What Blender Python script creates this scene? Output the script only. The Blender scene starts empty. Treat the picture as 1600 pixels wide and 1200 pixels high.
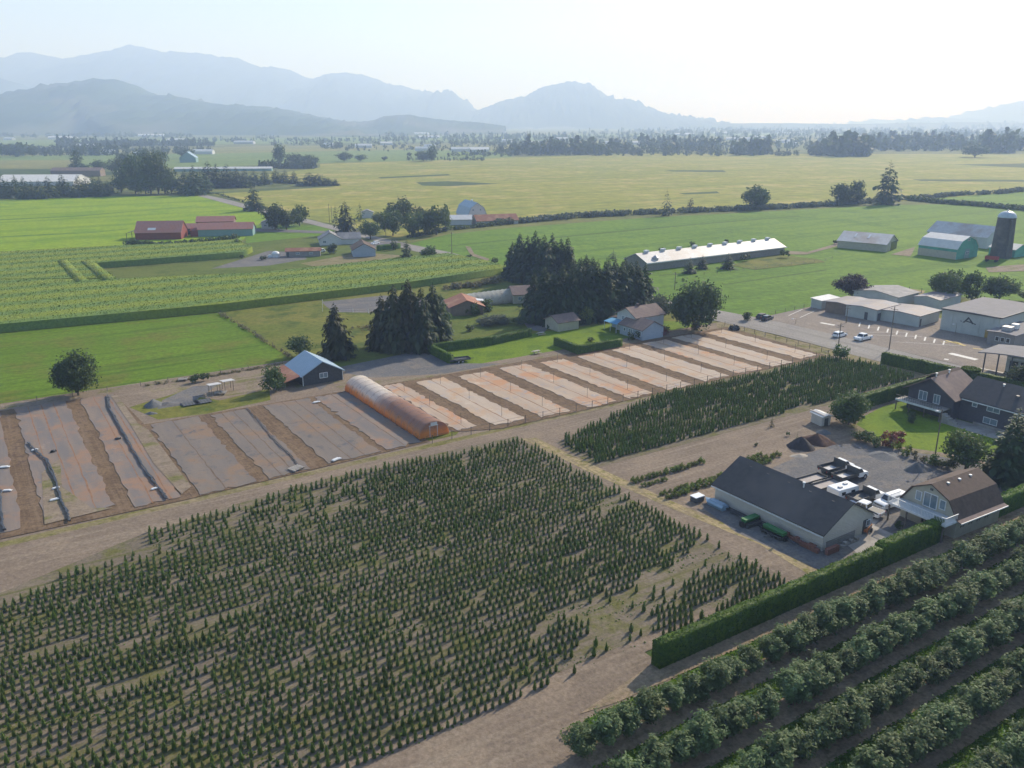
import bpy, math, random
import numpy as np

# ------------------------------------------------------------------ camera, sky, sun, exposure
F_PX, CAM_H, HORIZON = 1320.0, 50.0, 190.0
PITCH = math.atan((600 - HORIZON) / F_PX)
SUN_AZ, SUN_EL = math.radians(51.5), math.radians(30)      # azimuth counter-clockwise from +X
scene = bpy.context.scene
cam_d = bpy.data.cameras.new('camera'); cam = bpy.data.objects.new('camera', cam_d)
scene.collection.objects.link(cam); scene.camera = cam
cam.location = (0, 0, CAM_H); cam.rotation_euler = (math.pi/2 - PITCH, 0, 0)
cam_d.sensor_fit = 'HORIZONTAL'; cam_d.sensor_width = 36; cam_d.lens = 36*F_PX/1600
cam_d.clip_start = 1; cam_d.clip_end = 60000
scene.render.engine = 'CYCLES'
scene.view_settings.view_transform = 'Standard'; scene.view_settings.look = 'None'
scene.view_settings.gamma = 1; scene.view_settings.exposure = 0.78
scene.cycles.volume_bounces = 4; scene.cycles.max_bounces = 8
w = bpy.data.worlds.new('World'); scene.world = w; w.use_nodes = True
nt = w.node_tree; bg = nt.nodes['Background']; sky = nt.nodes.new('ShaderNodeTexSky')
sky.sky_type = 'NISHITA'; sky.sun_disc = False; sky.sun_elevation = SUN_EL
sky.sun_rotation = math.pi/2 - SUN_AZ
sky.dust_density = 0.7; sky.air_density = 1.0; sky.ozone_density = 2.5
nt.links.new(sky.outputs[0], bg.inputs[0]); bg.inputs[1].default_value = 0.1
sun_d = bpy.data.lights.new('sun', 'SUN'); sun = bpy.data.objects.new('sun', sun_d)
scene.collection.objects.link(sun)
sun_d.energy = 4.7; sun_d.angle = math.radians(0.5); sun_d.color = (1, .945, .90)
sun.rotation_euler = (math.pi/2 - SUN_EL, 0, SUN_AZ + math.pi/2)
HAZE_DENSITY = 0.00026
HAZE_COLOR = (0.47, 0.63, 1.0)
HAZE_ANISO = 0.15

C = scene.collection
PI = math.pi
R = math.radians
rnd = random.Random(7)
RN = np.random.RandomState(11)

# ------------------------------------------------------------------ surveying helpers
CP, SP = math.cos(PITCH), math.sin(PITCH)
def W(x, y, z=0.0):
    """ground (or height z) point that the survey pixel x,y of the 1600 px photograph stands on"""
    u = (x-800)/F_PX; v = -(y-600)/F_PX
    t = (z-CAM_H)/(-SP+v*CP)
    return (u*t, (CP+v*SP)*t)
def HT(b, t):
    """height of something whose foot is at pixel b and whose top is at pixel row t"""
    X, Y = W(*b); v = -(t-600)/F_PX
    return CAM_H + Y*(-SP+v*CP)/(CP+v*SP)
AX = R(33); CA, SA = math.cos(AX), math.sin(AX)      # the farm's own grid is turned 33 degrees
def U(u, v): return (u*CA - v*SA, u*SA + v*CA)
def toU(p): return (p[0]*CA + p[1]*SA, -p[0]*SA + p[1]*CA)

# ------------------------------------------------------------------ object helpers
def link(o, parent=None):
    C.objects.link(o)
    if parent is not None: o.parent = parent
    return o
def tag(o, label=None, cat=None, group=None, kind=None):
    if label: o['label'] = label
    if cat: o['category'] = cat
    if group: o['group'] = group
    if kind: o['kind'] = kind
    return o
def empty(name, xy, label, cat, rot=0, group=None, z=0):
    o = bpy.data.objects.new(name, None); link(o)
    o.location = (xy[0], xy[1], z); o.rotation_euler = (0, 0, rot)
    return tag(o, label, cat, group)

class MB:
    def __init__(s): s.v = []; s.f = []; s.m = []; s.big = []
    def add(s, vs, fs, m=0):
        k = len(s.v); s.v += [tuple(p) for p in vs]
        for f in fs: s.f.append(tuple(k+i for i in f)); s.m.append(m)
        return s
    def box(s, x0, x1, y0, y1, z0, z1, m=0, rot=0, cx=0, cy=0):
        vs = [(x, y, z) for z in (z0, z1) for y in (y0, y1) for x in (x0, x1)]
        if rot:
            c, n = math.cos(rot), math.sin(rot)
            vs = [(cx+(x-cx)*c-(y-cy)*n, cy+(x-cx)*n+(y-cy)*c, z) for x, y, z in vs]
        return s.add(vs, [(0,2,3,1),(4,5,7,6),(0,1,5,4),(2,6,7,3),(0,4,6,2),(1,3,7,5)], m)
    def prism(s, poly, axis, a, b, m=0):
        """poly 2d extruded along axis from a to b; axis 'z': poly=(x,y), 'y': (x,z), 'x': (y,z)"""
        n = len(poly)
        def pt(p, t): return {'z': (p[0], p[1], t), 'y': (p[0], t, p[1]), 'x': (t, p[0], p[1])}[axis]
        vs = [pt(p, a) for p in poly]+[pt(p, b) for p in poly]
        fs = [tuple(range(n))[::-1], tuple(range(n, 2*n))]+[(i, (i+1) % n, n+(i+1) % n, n+i) for i in range(n)]
        return s.add(vs, fs, m)
    def tube(s, pts, rs, n=6, m=0, cap=True):
        pts = [np.array(p, float) for p in pts]; vs = []; fs = []
        for i, p in enumerate(pts):
            d = pts[min(i+1, len(pts)-1)]-pts[max(i-1, 0)]; d /= (np.linalg.norm(d)+1e-9)
            a = np.cross(d, (0, 0, 1) if abs(d[2]) < .9 else (1, 0, 0)); a /= np.linalg.norm(a); b = np.cross(d, a)
            for k in range(n):
                t = 2*PI*k/n; vs.append(p+rs[i]*(math.cos(t)*a+math.sin(t)*b))
        for i in range(len(pts)-1):
            for k in range(n): fs.append((i*n+k, i*n+(k+1) % n, (i+1)*n+(k+1) % n, (i+1)*n+k))
        if cap: fs.append(tuple(range(n))[::-1]); fs.append(tuple((len(pts)-1)*n+k for k in range(n)))
        return s.add(vs, fs, m)
    def cyl(s, x, y, z0, z1, r, n=10, m=0, r2=None):
        return s.tube([(x, y, z0), (x, y, z1)], [r, r if r2 is None else r2], n, m)
    def arr(s, V, Fc):   # numpy arrays
        s.big.append((np.asarray(V, np.float32), np.asarray(Fc, np.int32))); return s
    def mesh(s, name, mats):
        me = bpy.data.meshes.new(name)
        if not s.big:
            me.from_pydata(s.v, [], s.f)
            if any(s.m): me.polygons.foreach_set('material_index', s.m)
        else:
            if s.f:
                for k in sorted(set(len(f) for f in s.f)):
                    s.big.append((np.array(s.v, np.float32), np.array([f for f in s.f if len(f) == k], np.int32)))
            off = 0; Vs = []; loops = []; tot = []
            for V, Fc in s.big:
                Vs.append(V); loops.append((Fc+off).ravel()); tot.append(np.full(len(Fc), Fc.shape[1], np.int32)); off += len(V)
            V = np.concatenate(Vs); L = np.concatenate(loops); T = np.concatenate(tot)
            me.vertices.add(len(V)); me.vertices.foreach_set('co', V.ravel())
            me.loops.add(len(L)); me.loops.foreach_set('vertex_index', L)
            me.polygons.add(len(T)); st = np.concatenate([[0], np.cumsum(T)[:-1]]).astype(np.int32)
            me.polygons.foreach_set('loop_start', st); me.polygons.foreach_set('loop_total', T)
        for m in (mats if isinstance(mats, (list, tuple)) else [mats]): me.materials.append(m)
        me.update(calc_edges=True); me.validate()
        return me
    def obj(s, name, mats, parent=None):
        return link(bpy.data.objects.new(name, s.mesh(name, mats)), parent)

# ------------------------------------------------------------------ materials
def ramp2(nt, fac, c1, c2, lo=.35, hi=.65):
    r = nt.nodes.new('ShaderNodeMapRange'); r.inputs[1].default_value = lo; r.inputs[2].default_value = hi
    nt.links.new(fac, r.inputs[0])
    m = nt.nodes.new('ShaderNodeMix'); m.data_type = 'RGBA'
    nt.links.new(r.outputs[0], m.inputs[0])
    for i, c in ((6, c1), (7, c2)):
        if isinstance(c, tuple): m.inputs[i].default_value = (*c, 1)
        else: nt.links.new(c, m.inputs[i])
    return m.outputs[2]
def noise(nt, vec, scale, det=4, rough=.6):
    n = nt.nodes.new('ShaderNodeTexNoise'); n.inputs['Scale'].default_value = scale
    n.inputs['Detail'].default_value = det; n.inputs['Roughness'].default_value = rough
    nt.links.new(vec, n.inputs['Vector']); return n.outputs['Fac']
def base_mat(name, rough=.9, spec=.2):
    m = bpy.data.materials.new(name); m.use_nodes = True; nt = m.node_tree
    p = nt.nodes['Principled BSDF']; p.inputs['Roughness'].default_value = rough
    p.inputs['Specular IOR Level'].default_value = spec
    tc = nt.nodes.new('ShaderNodeTexCoord')
    return m, nt, p, tc.outputs['Object']
def surf(name, c1, c2=None, scale=1.0, rough=.8, spec=.3, metal=0, c3=None, s3=.1, bump=0):
    m, nt, p, vec = base_mat(name, rough, spec); p.inputs['Metallic'].default_value = metal
    if c2 is None: c2 = tuple(x*.82 for x in c1)
    col = ramp2(nt, noise(nt, vec, scale), c1, c2)
    if c3: col = ramp2(nt, noise(nt, vec, s3, 3), col, c3, .5, .66)
    nt.links.new(col, p.inputs['Base Color'])
    if bump:
        b = nt.nodes.new('ShaderNodeBump'); b.inputs['Strength'].default_value = .6; b.inputs['Distance'].default_value = bump
        nt.links.new(noise(nt, vec, scale*2.5), b.inputs['Height']); nt.links.new(b.outputs[0], p.inputs['Normal'])
    return m
def rotmap(nt, vec, ang, sc=(1, 1, 1)):
    mp = nt.nodes.new('ShaderNodeMapping'); mp.vector_type = 'POINT'
    mp.inputs['Rotation'].default_value = (0, 0, -ang)
    nt.links.new(vec, mp.inputs[0])
    m2 = nt.nodes.new('ShaderNodeMapping'); m2.inputs['Scale'].default_value = sc
    nt.links.new(mp.outputs[0], m2.inputs[0]); return m2.outputs[0]
def field(name, c1, c2, c3=None, s1=.02, s2=.3, streak=None, ang=AX, fine=1.6, rough=.95, stripe=None, tuft=None):
    """ground cover: two broad tones, a third in patches, fine grain and streaks along the farm grid"""
    m, nt, p, vec = base_mat(name, rough, .1)
    def calm(c):                       # real ground: darker and less saturated than it looks in sun
        if c is None: return c
        k = (.70, .72, .40) if c[1] > c[2]*1.45 and c[1] > c[0]*.9 else (.86, .83, .78)
        return tuple(x*q for x, q in zip(c, k))
    c1, c2, c3, streak = calm(c1), calm(c2), calm(c3), calm(streak)
    col = ramp2(nt, noise(nt, vec, s1, 5), c1, c2, .4, .6)
    if c3: col = ramp2(nt, noise(nt, vec, s1*2.7+.01, 6, .7), col, c3, .5, .62)
    if streak:
        v2 = rotmap(nt, vec, ang, (.03, 1, 1))
        col = ramp2(nt, noise(nt, v2, s2, 4, .7), col, streak, .48, .68)
    if stripe:
        per, sc, amt = stripe
        wv = nt.nodes.new('ShaderNodeTexWave'); wv.bands_direction = 'Y'
        wv.inputs['Scale'].default_value = PI*2/20/per*1.0; wv.inputs['Distortion'].default_value = 1.2
        wv.inputs['Detail'].default_value = 3; wv.inputs['Detail Scale'].default_value = 3
        nt.links.new(rotmap(nt, vec, ang), wv.inputs[0])
        mr = ramp2(nt, wv.outputs['Fac'], sc, col, 1-amt, 1.0) if False else ramp2(nt, wv.outputs['Fac'], col, sc, .3, .8)
        col = mr
    g = noise(nt, vec, fine, 4, .75)
    mx = nt.nodes.new('ShaderNodeMix'); mx.data_type = 'RGBA'; mx.blend_type = 'MULTIPLY'; mx.inputs[0].default_value = .8
    nt.links.new(col, mx.inputs[6])
    nt.links.new(ramp2(nt, g, (.6, .6, .6), (1.3, 1.3, 1.3), .3, .7), mx.inputs[7])
    nt.links.new(mx.outputs[2], p.inputs['Base Color'])
    b = nt.nodes.new('ShaderNodeBump'); b.inputs['Strength'].default_value = .5; b.inputs['Distance'].default_value = .12
    nt.links.new(g, b.inputs['Height']); nt.links.new(b.outputs[0], p.inputs['Normal'])
    return m
def leafmat(name, c1, c2, c3=None, trans=.35, scale=3.0, rough=.65):
    m, nt, p, vec = base_mat(name, rough, .25)
    geo = nt.nodes.new('ShaderNodeNewGeometry'); oi = nt.nodes.new('ShaderNodeObjectInfo')
    col = ramp2(nt, geo.outputs['Random Per Island'], c1, c2, 0, 1)
    if c3: col = ramp2(nt, noise(nt, vec, scale, 3), col, c3, .45, .65)
    hs = nt.nodes.new('ShaderNodeHueSaturation'); nt.links.new(col, hs.inputs['Color'])
    for k, (a, b) in ((0, (.488, .512)), (2, (.8, 1.2))):
        mr = nt.nodes.new('ShaderNodeMapRange'); mr.inputs[3].default_value = a; mr.inputs[4].default_value = b
        nt.links.new(oi.outputs['Random'], mr.inputs[0]); nt.links.new(mr.outputs[0], hs.inputs[k])
    nt.links.new(hs.outputs[0], p.inputs['Base Color'])
    t = nt.nodes.new('ShaderNodeBsdfTranslucent'); mx = nt.nodes.new('ShaderNodeMixShader'); mx.inputs[0].default_value = trans
    g = nt.nodes.new('ShaderNodeGamma'); g.inputs[1].default_value = .9; nt.links.new(hs.outputs[0], g.inputs[0])
    nt.links.new(g.outputs[0], t.inputs[0]); nt.links.new(p.outputs[0], mx.inputs[1]); nt.links.new(t.outputs[0], mx.inputs[2])
    nt.links.new(mx.outputs[0], nt.nodes['Material Output'].inputs[0])
    return m

M = {}
M['bark'] = surf('bark', (.09, .07, .05), (.05, .04, .03), 6)
M['wood_pole'] = surf('wood_pole', (.20, .17, .14), (.12, .10, .08), 3)
M['white'] = surf('white_paint', (.62, .64, .66), (.55, .57, .6), 2, .5)
M['carwhite'] = surf('car_white', (.78, .8, .82), (.74, .76, .78), .5, .25, .5)
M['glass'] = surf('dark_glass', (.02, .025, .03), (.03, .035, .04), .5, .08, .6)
M['lightglass'] = surf('window_glass', (.12, .17, .2), (.2, .26, .3), .8, .12, .6)
M['tyre'] = surf('tyre_rubber', (.02, .02, .02), None, 3)
M['rim'] = surf('wheel_metal', (.4, .4, .42), None, 2, .4, .5)
M['darkmetal'] = surf('dark_metal', (.06, .065, .07), (.1, .1, .1), 3, .6)
M['trim'] = surf('white_trim', (.7, .72, .74), None, 2, .5)
M['concrete'] = surf('concrete', (.36, .34, .31), (.28, .26, .24), .7, .9, .2, c3=(.22, .2, .18), s3=.25)
M['orange'] = surf('orange_paint', (.5, .17, .04), (.4, .12, .03), 2, .6)
M['redpaint'] = surf('red_paint', (.35, .05, .04), None, 2, .6)

# ------------------------------------------------------------------ the ground
def ground_disc():
    rs = [0, 15] ; r = 15
    while r < 15000: r *= 1.25; rs.append(r)
    n = 64; vs = [(0, 60, 0)]; fs = []
    for r in rs[1:]:
        for k in range(n): vs.append((r*math.cos(2*PI*k/n), 60+r*math.sin(2*PI*k/n), 0))
    for k in range(n): fs.append((0, 1+k, 1+(k+1) % n))
    for i in range(len(rs)-2):
        for k in range(n):
            a = 1+i*n; b = a+n; fs.append((a+k, b+k, b+(k+1) % n, a+(k+1) % n))
    return MB().add(vs, fs)
M['plain'] = field('plain_fields', (.13, .17, .06), (.20, .20, .10), (.07, .11, .05), .0035, .05, (.24, .23, .13), fine=.05)
tag(ground_disc().obj('ground', M['plain']), kind='structure')
_z = [0.0]
def sheet(name, pts, mat, px=True, kind='structure', z=None, label=None, cat=None, group=None):
    """flat ground polygon: px -> surveyed pixels, otherwise farm grid (u, v)"""
    if z is None: _z[0] += .002; z = _z[0]
    P = [W(*p) if px else U(*p) for p in pts]
    ar = sum(P[i][0]*P[(i+1) % len(P)][1]-P[(i+1) % len(P)][0]*P[i][1] for i in range(len(P)))
    if ar < 0: P = P[::-1]
    o = MB().add([(x, y, z) for x, y in P], [tuple(range(len(P)))]).obj(name, mat)
    return tag(o, label, cat, group, kind)

M['grain'] = field('grain_field', (.35, .33, .10), (.29, .30, .09), (.38, .33, .11), .006, .05, (.235, .265, .08), fine=.12)
M['strip_a'] = field('strip_pale', (.20, .27, .13), (.17, .25, .11), None, .01, .05, (.24, .28, .14), fine=.1)
M['strip_b'] = field('strip_tan', (.28, .26, .14), (.22, .22, .12), None, .01, .05, (.25, .25, .13), fine=.1)
M['strip_c'] = field('strip_dark', (.06, .10, .05), (.08, .12, .05), None, .02, .05, (.05, .08, .04), fine=.1)
M['meadow_bright'] = field('bright_grass', (.27, .38, .03), (.31, .41, .035), (.21, .34, .035), .012, .09, (.15, .26, .035), fine=.5)
M['meadow_right'] = field('right_grass', (.14, .25, .04), (.18, .29, .045), (.11, .21, .04), .008, .08, (.105, .20, .035), fine=.4)
M['pasture'] = field('pasture_grass', (.12, .20, .022), (.155, .25, .03), (.17, .19, .05), .02, .35, (.08, .15, .02), fine=.9)
M['rough_grass'] = field('rough_grass', (.15, .18, .05), (.22, .21, .08), (.09, .13, .04), .04, .3, (.20, .19, .07), fine=.8)
M['lawn'] = field('lawn', (.16, .25, .03), (.20, .28, .04), (.12, .20, .03), .06, .3, None, fine=2)
M['lawn_dull'] = field('lawn_dull', (.12, .17, .05), (.16, .19, .07), (.10, .14, .04), .05, .3, (.15, .17, .06), fine=1.2)
M['soil'] = field('bare_soil', (.235, .19, .155), (.195, .16, .13), (.265, .215, .17), .04, .9, (.28, .235, .19), fine=2.2)
M['soil_row'] = field('nursery_soil', (.21, .18, .145), (.18, .155, .125), (.175, .165, .11), .09, 1.2, (.16, .15, .10), fine=2.5)
M['track'] = field('sandy_track', (.26, .215, .17), (.22, .18, .145), (.20, .19, .12), .07, .6, (.30, .25, .2), fine=2.0)
M['rut'] = field('brown_rut', (.15, .105, .07), (.19, .135, .09), (.12, .085, .06), .2, 1.5, (.21, .155, .11), ang=AX+PI/2, fine=2.0)
M['gravel'] = field('grey_gravel', (.165, .17, .185), (.14, .145, .16), (.215, .20, .19), .08, .4, (.19, .185, .185), fine=2.6)
M['asphalt'] = field('asphalt', (.32, .31, .30), (.28, .27, .265), (.31, .30, .29), .06, .5, (.25, .24, .23), ang=AX+PI/2, fine=3)
M['lot'] = field('parking_asphalt', (.28, .245, .22), (.24, .215, .2), (.31, .27, .24), .08, .5, (.25, .225, .2), ang=AX+PI/2, fine=3)
M['straw'] = field('dry_straw_path', (.40, .33, .19), (.30, .25, .16), (.22, .21, .10), .25, 1.5, (.24, .2, .13), ang=AX+PI/2, fine=1.8)
M['verge'] = field('dry_verge', (.23, .20, .12), (.27, .225, .15), (.17, .165, .08), .12, .8, (.24, .22, .12), fine=1.6)
M['orchgrass'] = field('orchard_grass', (.07, .16, .02), (.09, .18, .025), (.10, .15, .03), .15, .8, (.05, .10, .02), fine=2.2)
M['orchsoil'] = field('orchard_soil', (.32, .25, .18), (.25, .20, .145), (.17, .15, .09), .4, 1.5, (.28, .23, .17), fine=2.5)
M['white_paint'] = surf('road_paint', (.65, .64, .6), (.5, .48, .45), 2)
M['yellow_paint'] = surf('yellow_line_paint', (.5, .38, .1), (.42, .32, .1), 2)

# far strips of the plain
sheet('field', [(-300,236),(130,236),(420,228),(900,226),(900,234),(300,240),(-300,247)], M['strip_b'])
sheet('field', [(-300,247),(320,240),(640,234),(800,236),(800,247),(500,255),(300,262),(-300,258)], M['strip_a'])
sheet('field', [(-300,252),(120,250),(115,262),(-300,264)], M['strip_b'])
sheet('field', [(-300,265),(130,264),(210,272),(100,276),(-300,272)], M['strip_c'])
sheet('field', [(-300,222),(600,214),(900,214),(880,219),(300,226),(-300,232)], M['strip_a'])
sheet('field', [(900,222),(1100,216),(1700,212),(1700,220),(1100,226)], M['strip_b'])
sheet('field', [(500,216),(800,210),(1500,206),(1500,210),(800,214)], M['strip_a'])
sheet('field', [(390,276),(500,262),(500,256),(800,246),(1000,240),(1700,241),(1700,296),(1400,315),(1180,325),(1000,332),
                (800,346),(700,353),(640,376),(480,341),(330,303),(525,292)], M['grain'])
for pts in ([(590,277),(700,272),(705,274),(595,279)], [(650,285),(700,283),(780,287),(700,291),(660,290)],
            [(1040,266),(1130,266),(1135,269),(1050,268)], [(1060,302),(1120,299),(1125,302),(1070,304)],
            [(1490,257),(1700,254),(1700,263),(1600,262)], [(1425,280),(1600,281),(1600,284),(1440,283)]):
    sheet('field_furrow', pts, M['strip_c'])
sheet('field', [(-200,319),(160,307),(310,306),(400,331),(420,338),(405,350),(380,375),(180,392),(-200,410)], M['meadow_bright'])
sheet('field', [(640,381),(700,366),(800,356),(1000,341),(1190,331),(1400,320),(1700,318),(1700,480),(1400,455),(1280,478),
                (1200,500),(1115,486),(1000,463),(800,422),(700,398)], M['meadow_right'])
M['wheel_line'] = field('wheel_line', (.085, .15, .03), (.10, .17, .035), None, .02, .1, None, fine=.5)
for pts in ([(860,371),(1000,358),(1100,349),(1250,337),(1250,338.2),(1100,350.4),(1000,359.6),(860,373)], [(1130,444),(1290,421),(1292,422.5),(1130,446)],
            [(1030,430),(1110,421),(1110,422.5),(1030,432)], [(700,384),(830,371),(830,372.2),(700,385.5)]): sheet('wheel_track', pts, M['wheel_line'])
for pts in ([(-50,345),(120,337),(300,322),(300,323),(120,338.5),(-50,347)], [(-50,372),(150,362),(200,357),(200,358.2),(150,363.8),(-50,374)]): sheet('wheel_track', pts, M['meadow_right'])
sheet('field', [(1425,313),(1700,292),(1700,326),(1500,319)], M['meadow_right'])
sheet('field', [(405,350),(420,338),(520,360),(600,380),(700,404),(640,412),(380,440),(180,450),(150,425),(380,404),(380,378)], M['lawn_dull'])
sheet('field', [(380,352),(500,352),(535,366),(480,370),(385,380)], M['meadow_right'])
sheet('farmyard_dirt', [(470,412),(560,395),(640,400),(560,418),(500,418)], M['verge'])
sheet('farmyard_dirt', [(330,420),(420,392),(470,395),(480,405),(420,415)], M['gravel'])
sheet('field', [(-200,535),(0,521),(345,489),(460,560),(430,572),(0,636),(-200,670)], M['pasture'])
sheet('field', [(345,489),(500,468),(640,452),(795,428),(860,442),(1115,502),(1100,515),(960,549),(840,569),(700,592),(690,541),(590,560),(455,562)], M['rough_grass'])
sheet('lawn', [(690,552),(840,520),(1000,500),(1110,505),(1080,517),(960,548),(845,567),(730,575),(706,566)], M['lawn'])
sheet('field', [(690,470),(800,440),(900,470),(860,500),(800,515),(700,535)], M['lawn_dull'])
sheet('riding_arena', [(502,472),(600,462),(700,468),(690,484),(600,489),(520,488)], M['gravel'])
sheet('driveway', [(815,500),(860,508),(850,520),(826,515)], M['gravel'])
# nursery soil
sheet('nursery_soil', [(-60,40),(50,40),(50,53),(73,53),(79,52.5),(120,52.5),(160,88),(164,115),(163,151),(60,151),(56,176),(-60,176)], M['soil'], px=False)
sheet('gravel_yard', [(455,572),(530,574),(600,560),(690,541),(668,547),(705,568),(840,569),(1000,540),(1010,545),(640,602),(560,592),(535,588),(500,610)], M['gravel'])
sheet('farm_track', [(-60,171.5),(20,172.5),(30,160),(57,154),(58,147.5),(66,147.5),(160,145.5),(160,149),(80,148.5),(66,154),(56,172),(30,176),(-60,176.5)], M['track'], px=False)
sheet('grass_patch', [(21,161),(24,151),(32,149.5),(44,151),(46,158),(36,156),(30,165)], M['rough_grass'], px=False)
sheet('gravel_patch', [(25,157),(27,162),(34,168),(38,166),(31,157)], M['gravel'], px=False)
sheet('farm_track', [(-60,111),(30,112.8),(60,113.1),(160,113.2),(160,114.4),(62,114.6),(30,114.3),(-60,113)], M['verge'], px=False)
sheet('grass_verge', [(56,115.8),(64,115.8),(66,117.6),(58,117.9)], M['rough_grass'], px=False)
sheet('nursery_ground', [(-60,55),(72,55),(72,110),(34,110.5),(12,106),(-3,100),(-60,85)], M['soil_row'], px=False)
sheet('nursery_ground', [(75,92),(159,92),(159,111),(155,113.5),(108,113.5),(76,104)], M['soil_row'], px=False)
sheet('straw_path', [(72.2,108.5),(74.6,107.5),(75.4,90),(76.4,77),(78.2,62),(77.4,53.2),(75.8,53.2),(76.8,62),(74.9,74),(73.2,90)], M['straw'], px=False)
sheet('roadside_verge', [(160,81),(163.4,83),(164,118),(163.2,151),(161.4,151),(157.5,147),(157.5,114),(160,113)], M['verge'], px=False)
# yard
sheet('gravel_yard', [(78.6,74),(76.8,66),(77.8,54),(84,53),(92,52.6),(104,52.6),(113,56),(121,52.7),(150,52.7),(150,58),(128,60),(122,69),(119.5,76),(113,78.6),(104,78.5),(97.5,77.6),(88,75.5)], M['gravel'], px=False)
sheet('concrete_pad', [(84.5,52.8),(93,52.8),(93.2,57.5),(98.5,59.2),(95.5,62.0),(90,58.2),(86.5,58.2)], M['concrete'], px=False)
sheet('lawn', [(124,82.5),(129,84.5),(136.5,86),(146,86),(146,52.7),(129,56),(124.5,66),(119.5,74)], M['lawn'], px=False)
sheet('planting_bed', [(122.3,84.5),(124.6,82.8),(120.6,74),(125.2,66),(129.5,56.5),(127.6,55.6),(122.5,67),(118.5,74.5),(119.2,80)], M['track'], px=False)
# orchard
for i, v in enumerate([45, 40, 35, 30, 25, 20, 15]):
    sheet('orchard_soil', [(36, v-1.7), (150, v-1.7), (150, v+.9), (36, v+.9)], M['orchsoil'], px=False)
sheet('orchard_track', [(39,49.2),(48,50.9),(140,50.9),(140,48.3),(60,48.3),(43,48.6)], M['orchsoil'], px=False)
for i, v in enumerate([48.3, 43.3, 38.3, 33.3, 28.3, 23.3, 18.3]):
    lo = v - 2.4 if i else v-2.4
    sheet('orchard_grass', [(37, lo), (150, lo), (150, v), (39, v)], M['orchgrass'], px=False)
# road and school lot
sheet('road', [(318,304),(360,313),(400,324),(440,333),(490,345),(560,363),(640,382),(705,395),(800,421),(850,432),(1000,462),(1115,484),(1200,500),
               (1280,518),(1380,543),(1600,596),(1800,646),(1800,680),(1600,625),(1500,598),(1340,557),(1300,546),(1215,524),(1115,501),(1000,475),(850,441),(790,427),
               (700,405),(640,391),(600,380),(530,362),(480,349),(440,340),(400,330),(360,320),(308,306)], M['asphalt'])
sheet('driveway', [(400,357),(470,360),(530,362),(535,366),(470,364),(395,362)], M['gravel'])
sheet('driveway', [(560,378),(625,378),(640,384),(560,388)], M['gravel'])
sheet('parking_lot', [(1196,495),(1270,479),(1330,470),(1480,500),(1700,545),(1700,625),(1600,597),(1470,564),(1380,543),(1280,518),(1200,500)], M['lot'])
sheet('farm_track', [(1210,392),(1262,394),(1300,383),(1310,375),(1320,382),(1260,398),(1215,398)], M['track'])
sheet('farm_track', [(1392,398),(1430,386),(1425,397),(1422,401)], M['track'])
sheet('farm_track', [(1540,418),(1620,412),(1700,408),(1700,425),(1600,424),(1545,426)], M['track'])
sheet('dry_patch', [(1140,415),(1210,398),(1275,405),(1290,410),(1180,422)], M['rough_grass'])
sheet('school_path', [(1396,455),(1410,450),(1446,455),(1440,462),(1408,462)], M['straw'])
sheet('farm_track', [(727,385),(735,386),(741,397),(765,405),(762,408),(736,400)], M['track'])
# painted markings
mb = MB()
def dash(p, q, wd, m=0, z=.0):
    a = np.array(W(*p)); b = np.array(W(*q)); d = b-a; d /= np.linalg.norm(d); n = np.array((-d[1], d[0]))*wd/2
    mb.add([(*(a-n), ZM), (*(b-n), ZM), (*(b+n), ZM), (*(a+n), ZM)], [(0, 1, 2, 3)], m)
ZM = _z[0]+.01
for i in range(10):
    x = 1342+i*14.6; y = 509+i*3.2
    dash((x, y+2), (x+2, y-4), .35)
for a, b, wd in (((1282,505),(1304,509),1.2), ((1484,553),(1526,563),1.6), ((1345,520),(1420,520),.15), ((1360,524),(1440,527),.15), ((1400,535),(1500,541),.15),
                 ((1515,573),(1580,586),.5), ((1475,562),(1482,563),1.0), ((1250,497),(1272,487),.2), ((1232,494),(1254,484),.2)): dash(a, b, wd)
for a, b, wd in (((1478,533),(1508,541),.8), ((1490,535),(1500,538),1.2), ((1520,545),(1535,547),.5), ((1470,535),(1484,537),.3)): dash(a, b, wd, 1)
tag(mb.obj('parking_markings', [M['white_paint'], M['yellow_paint']]), kind='structure')

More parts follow.
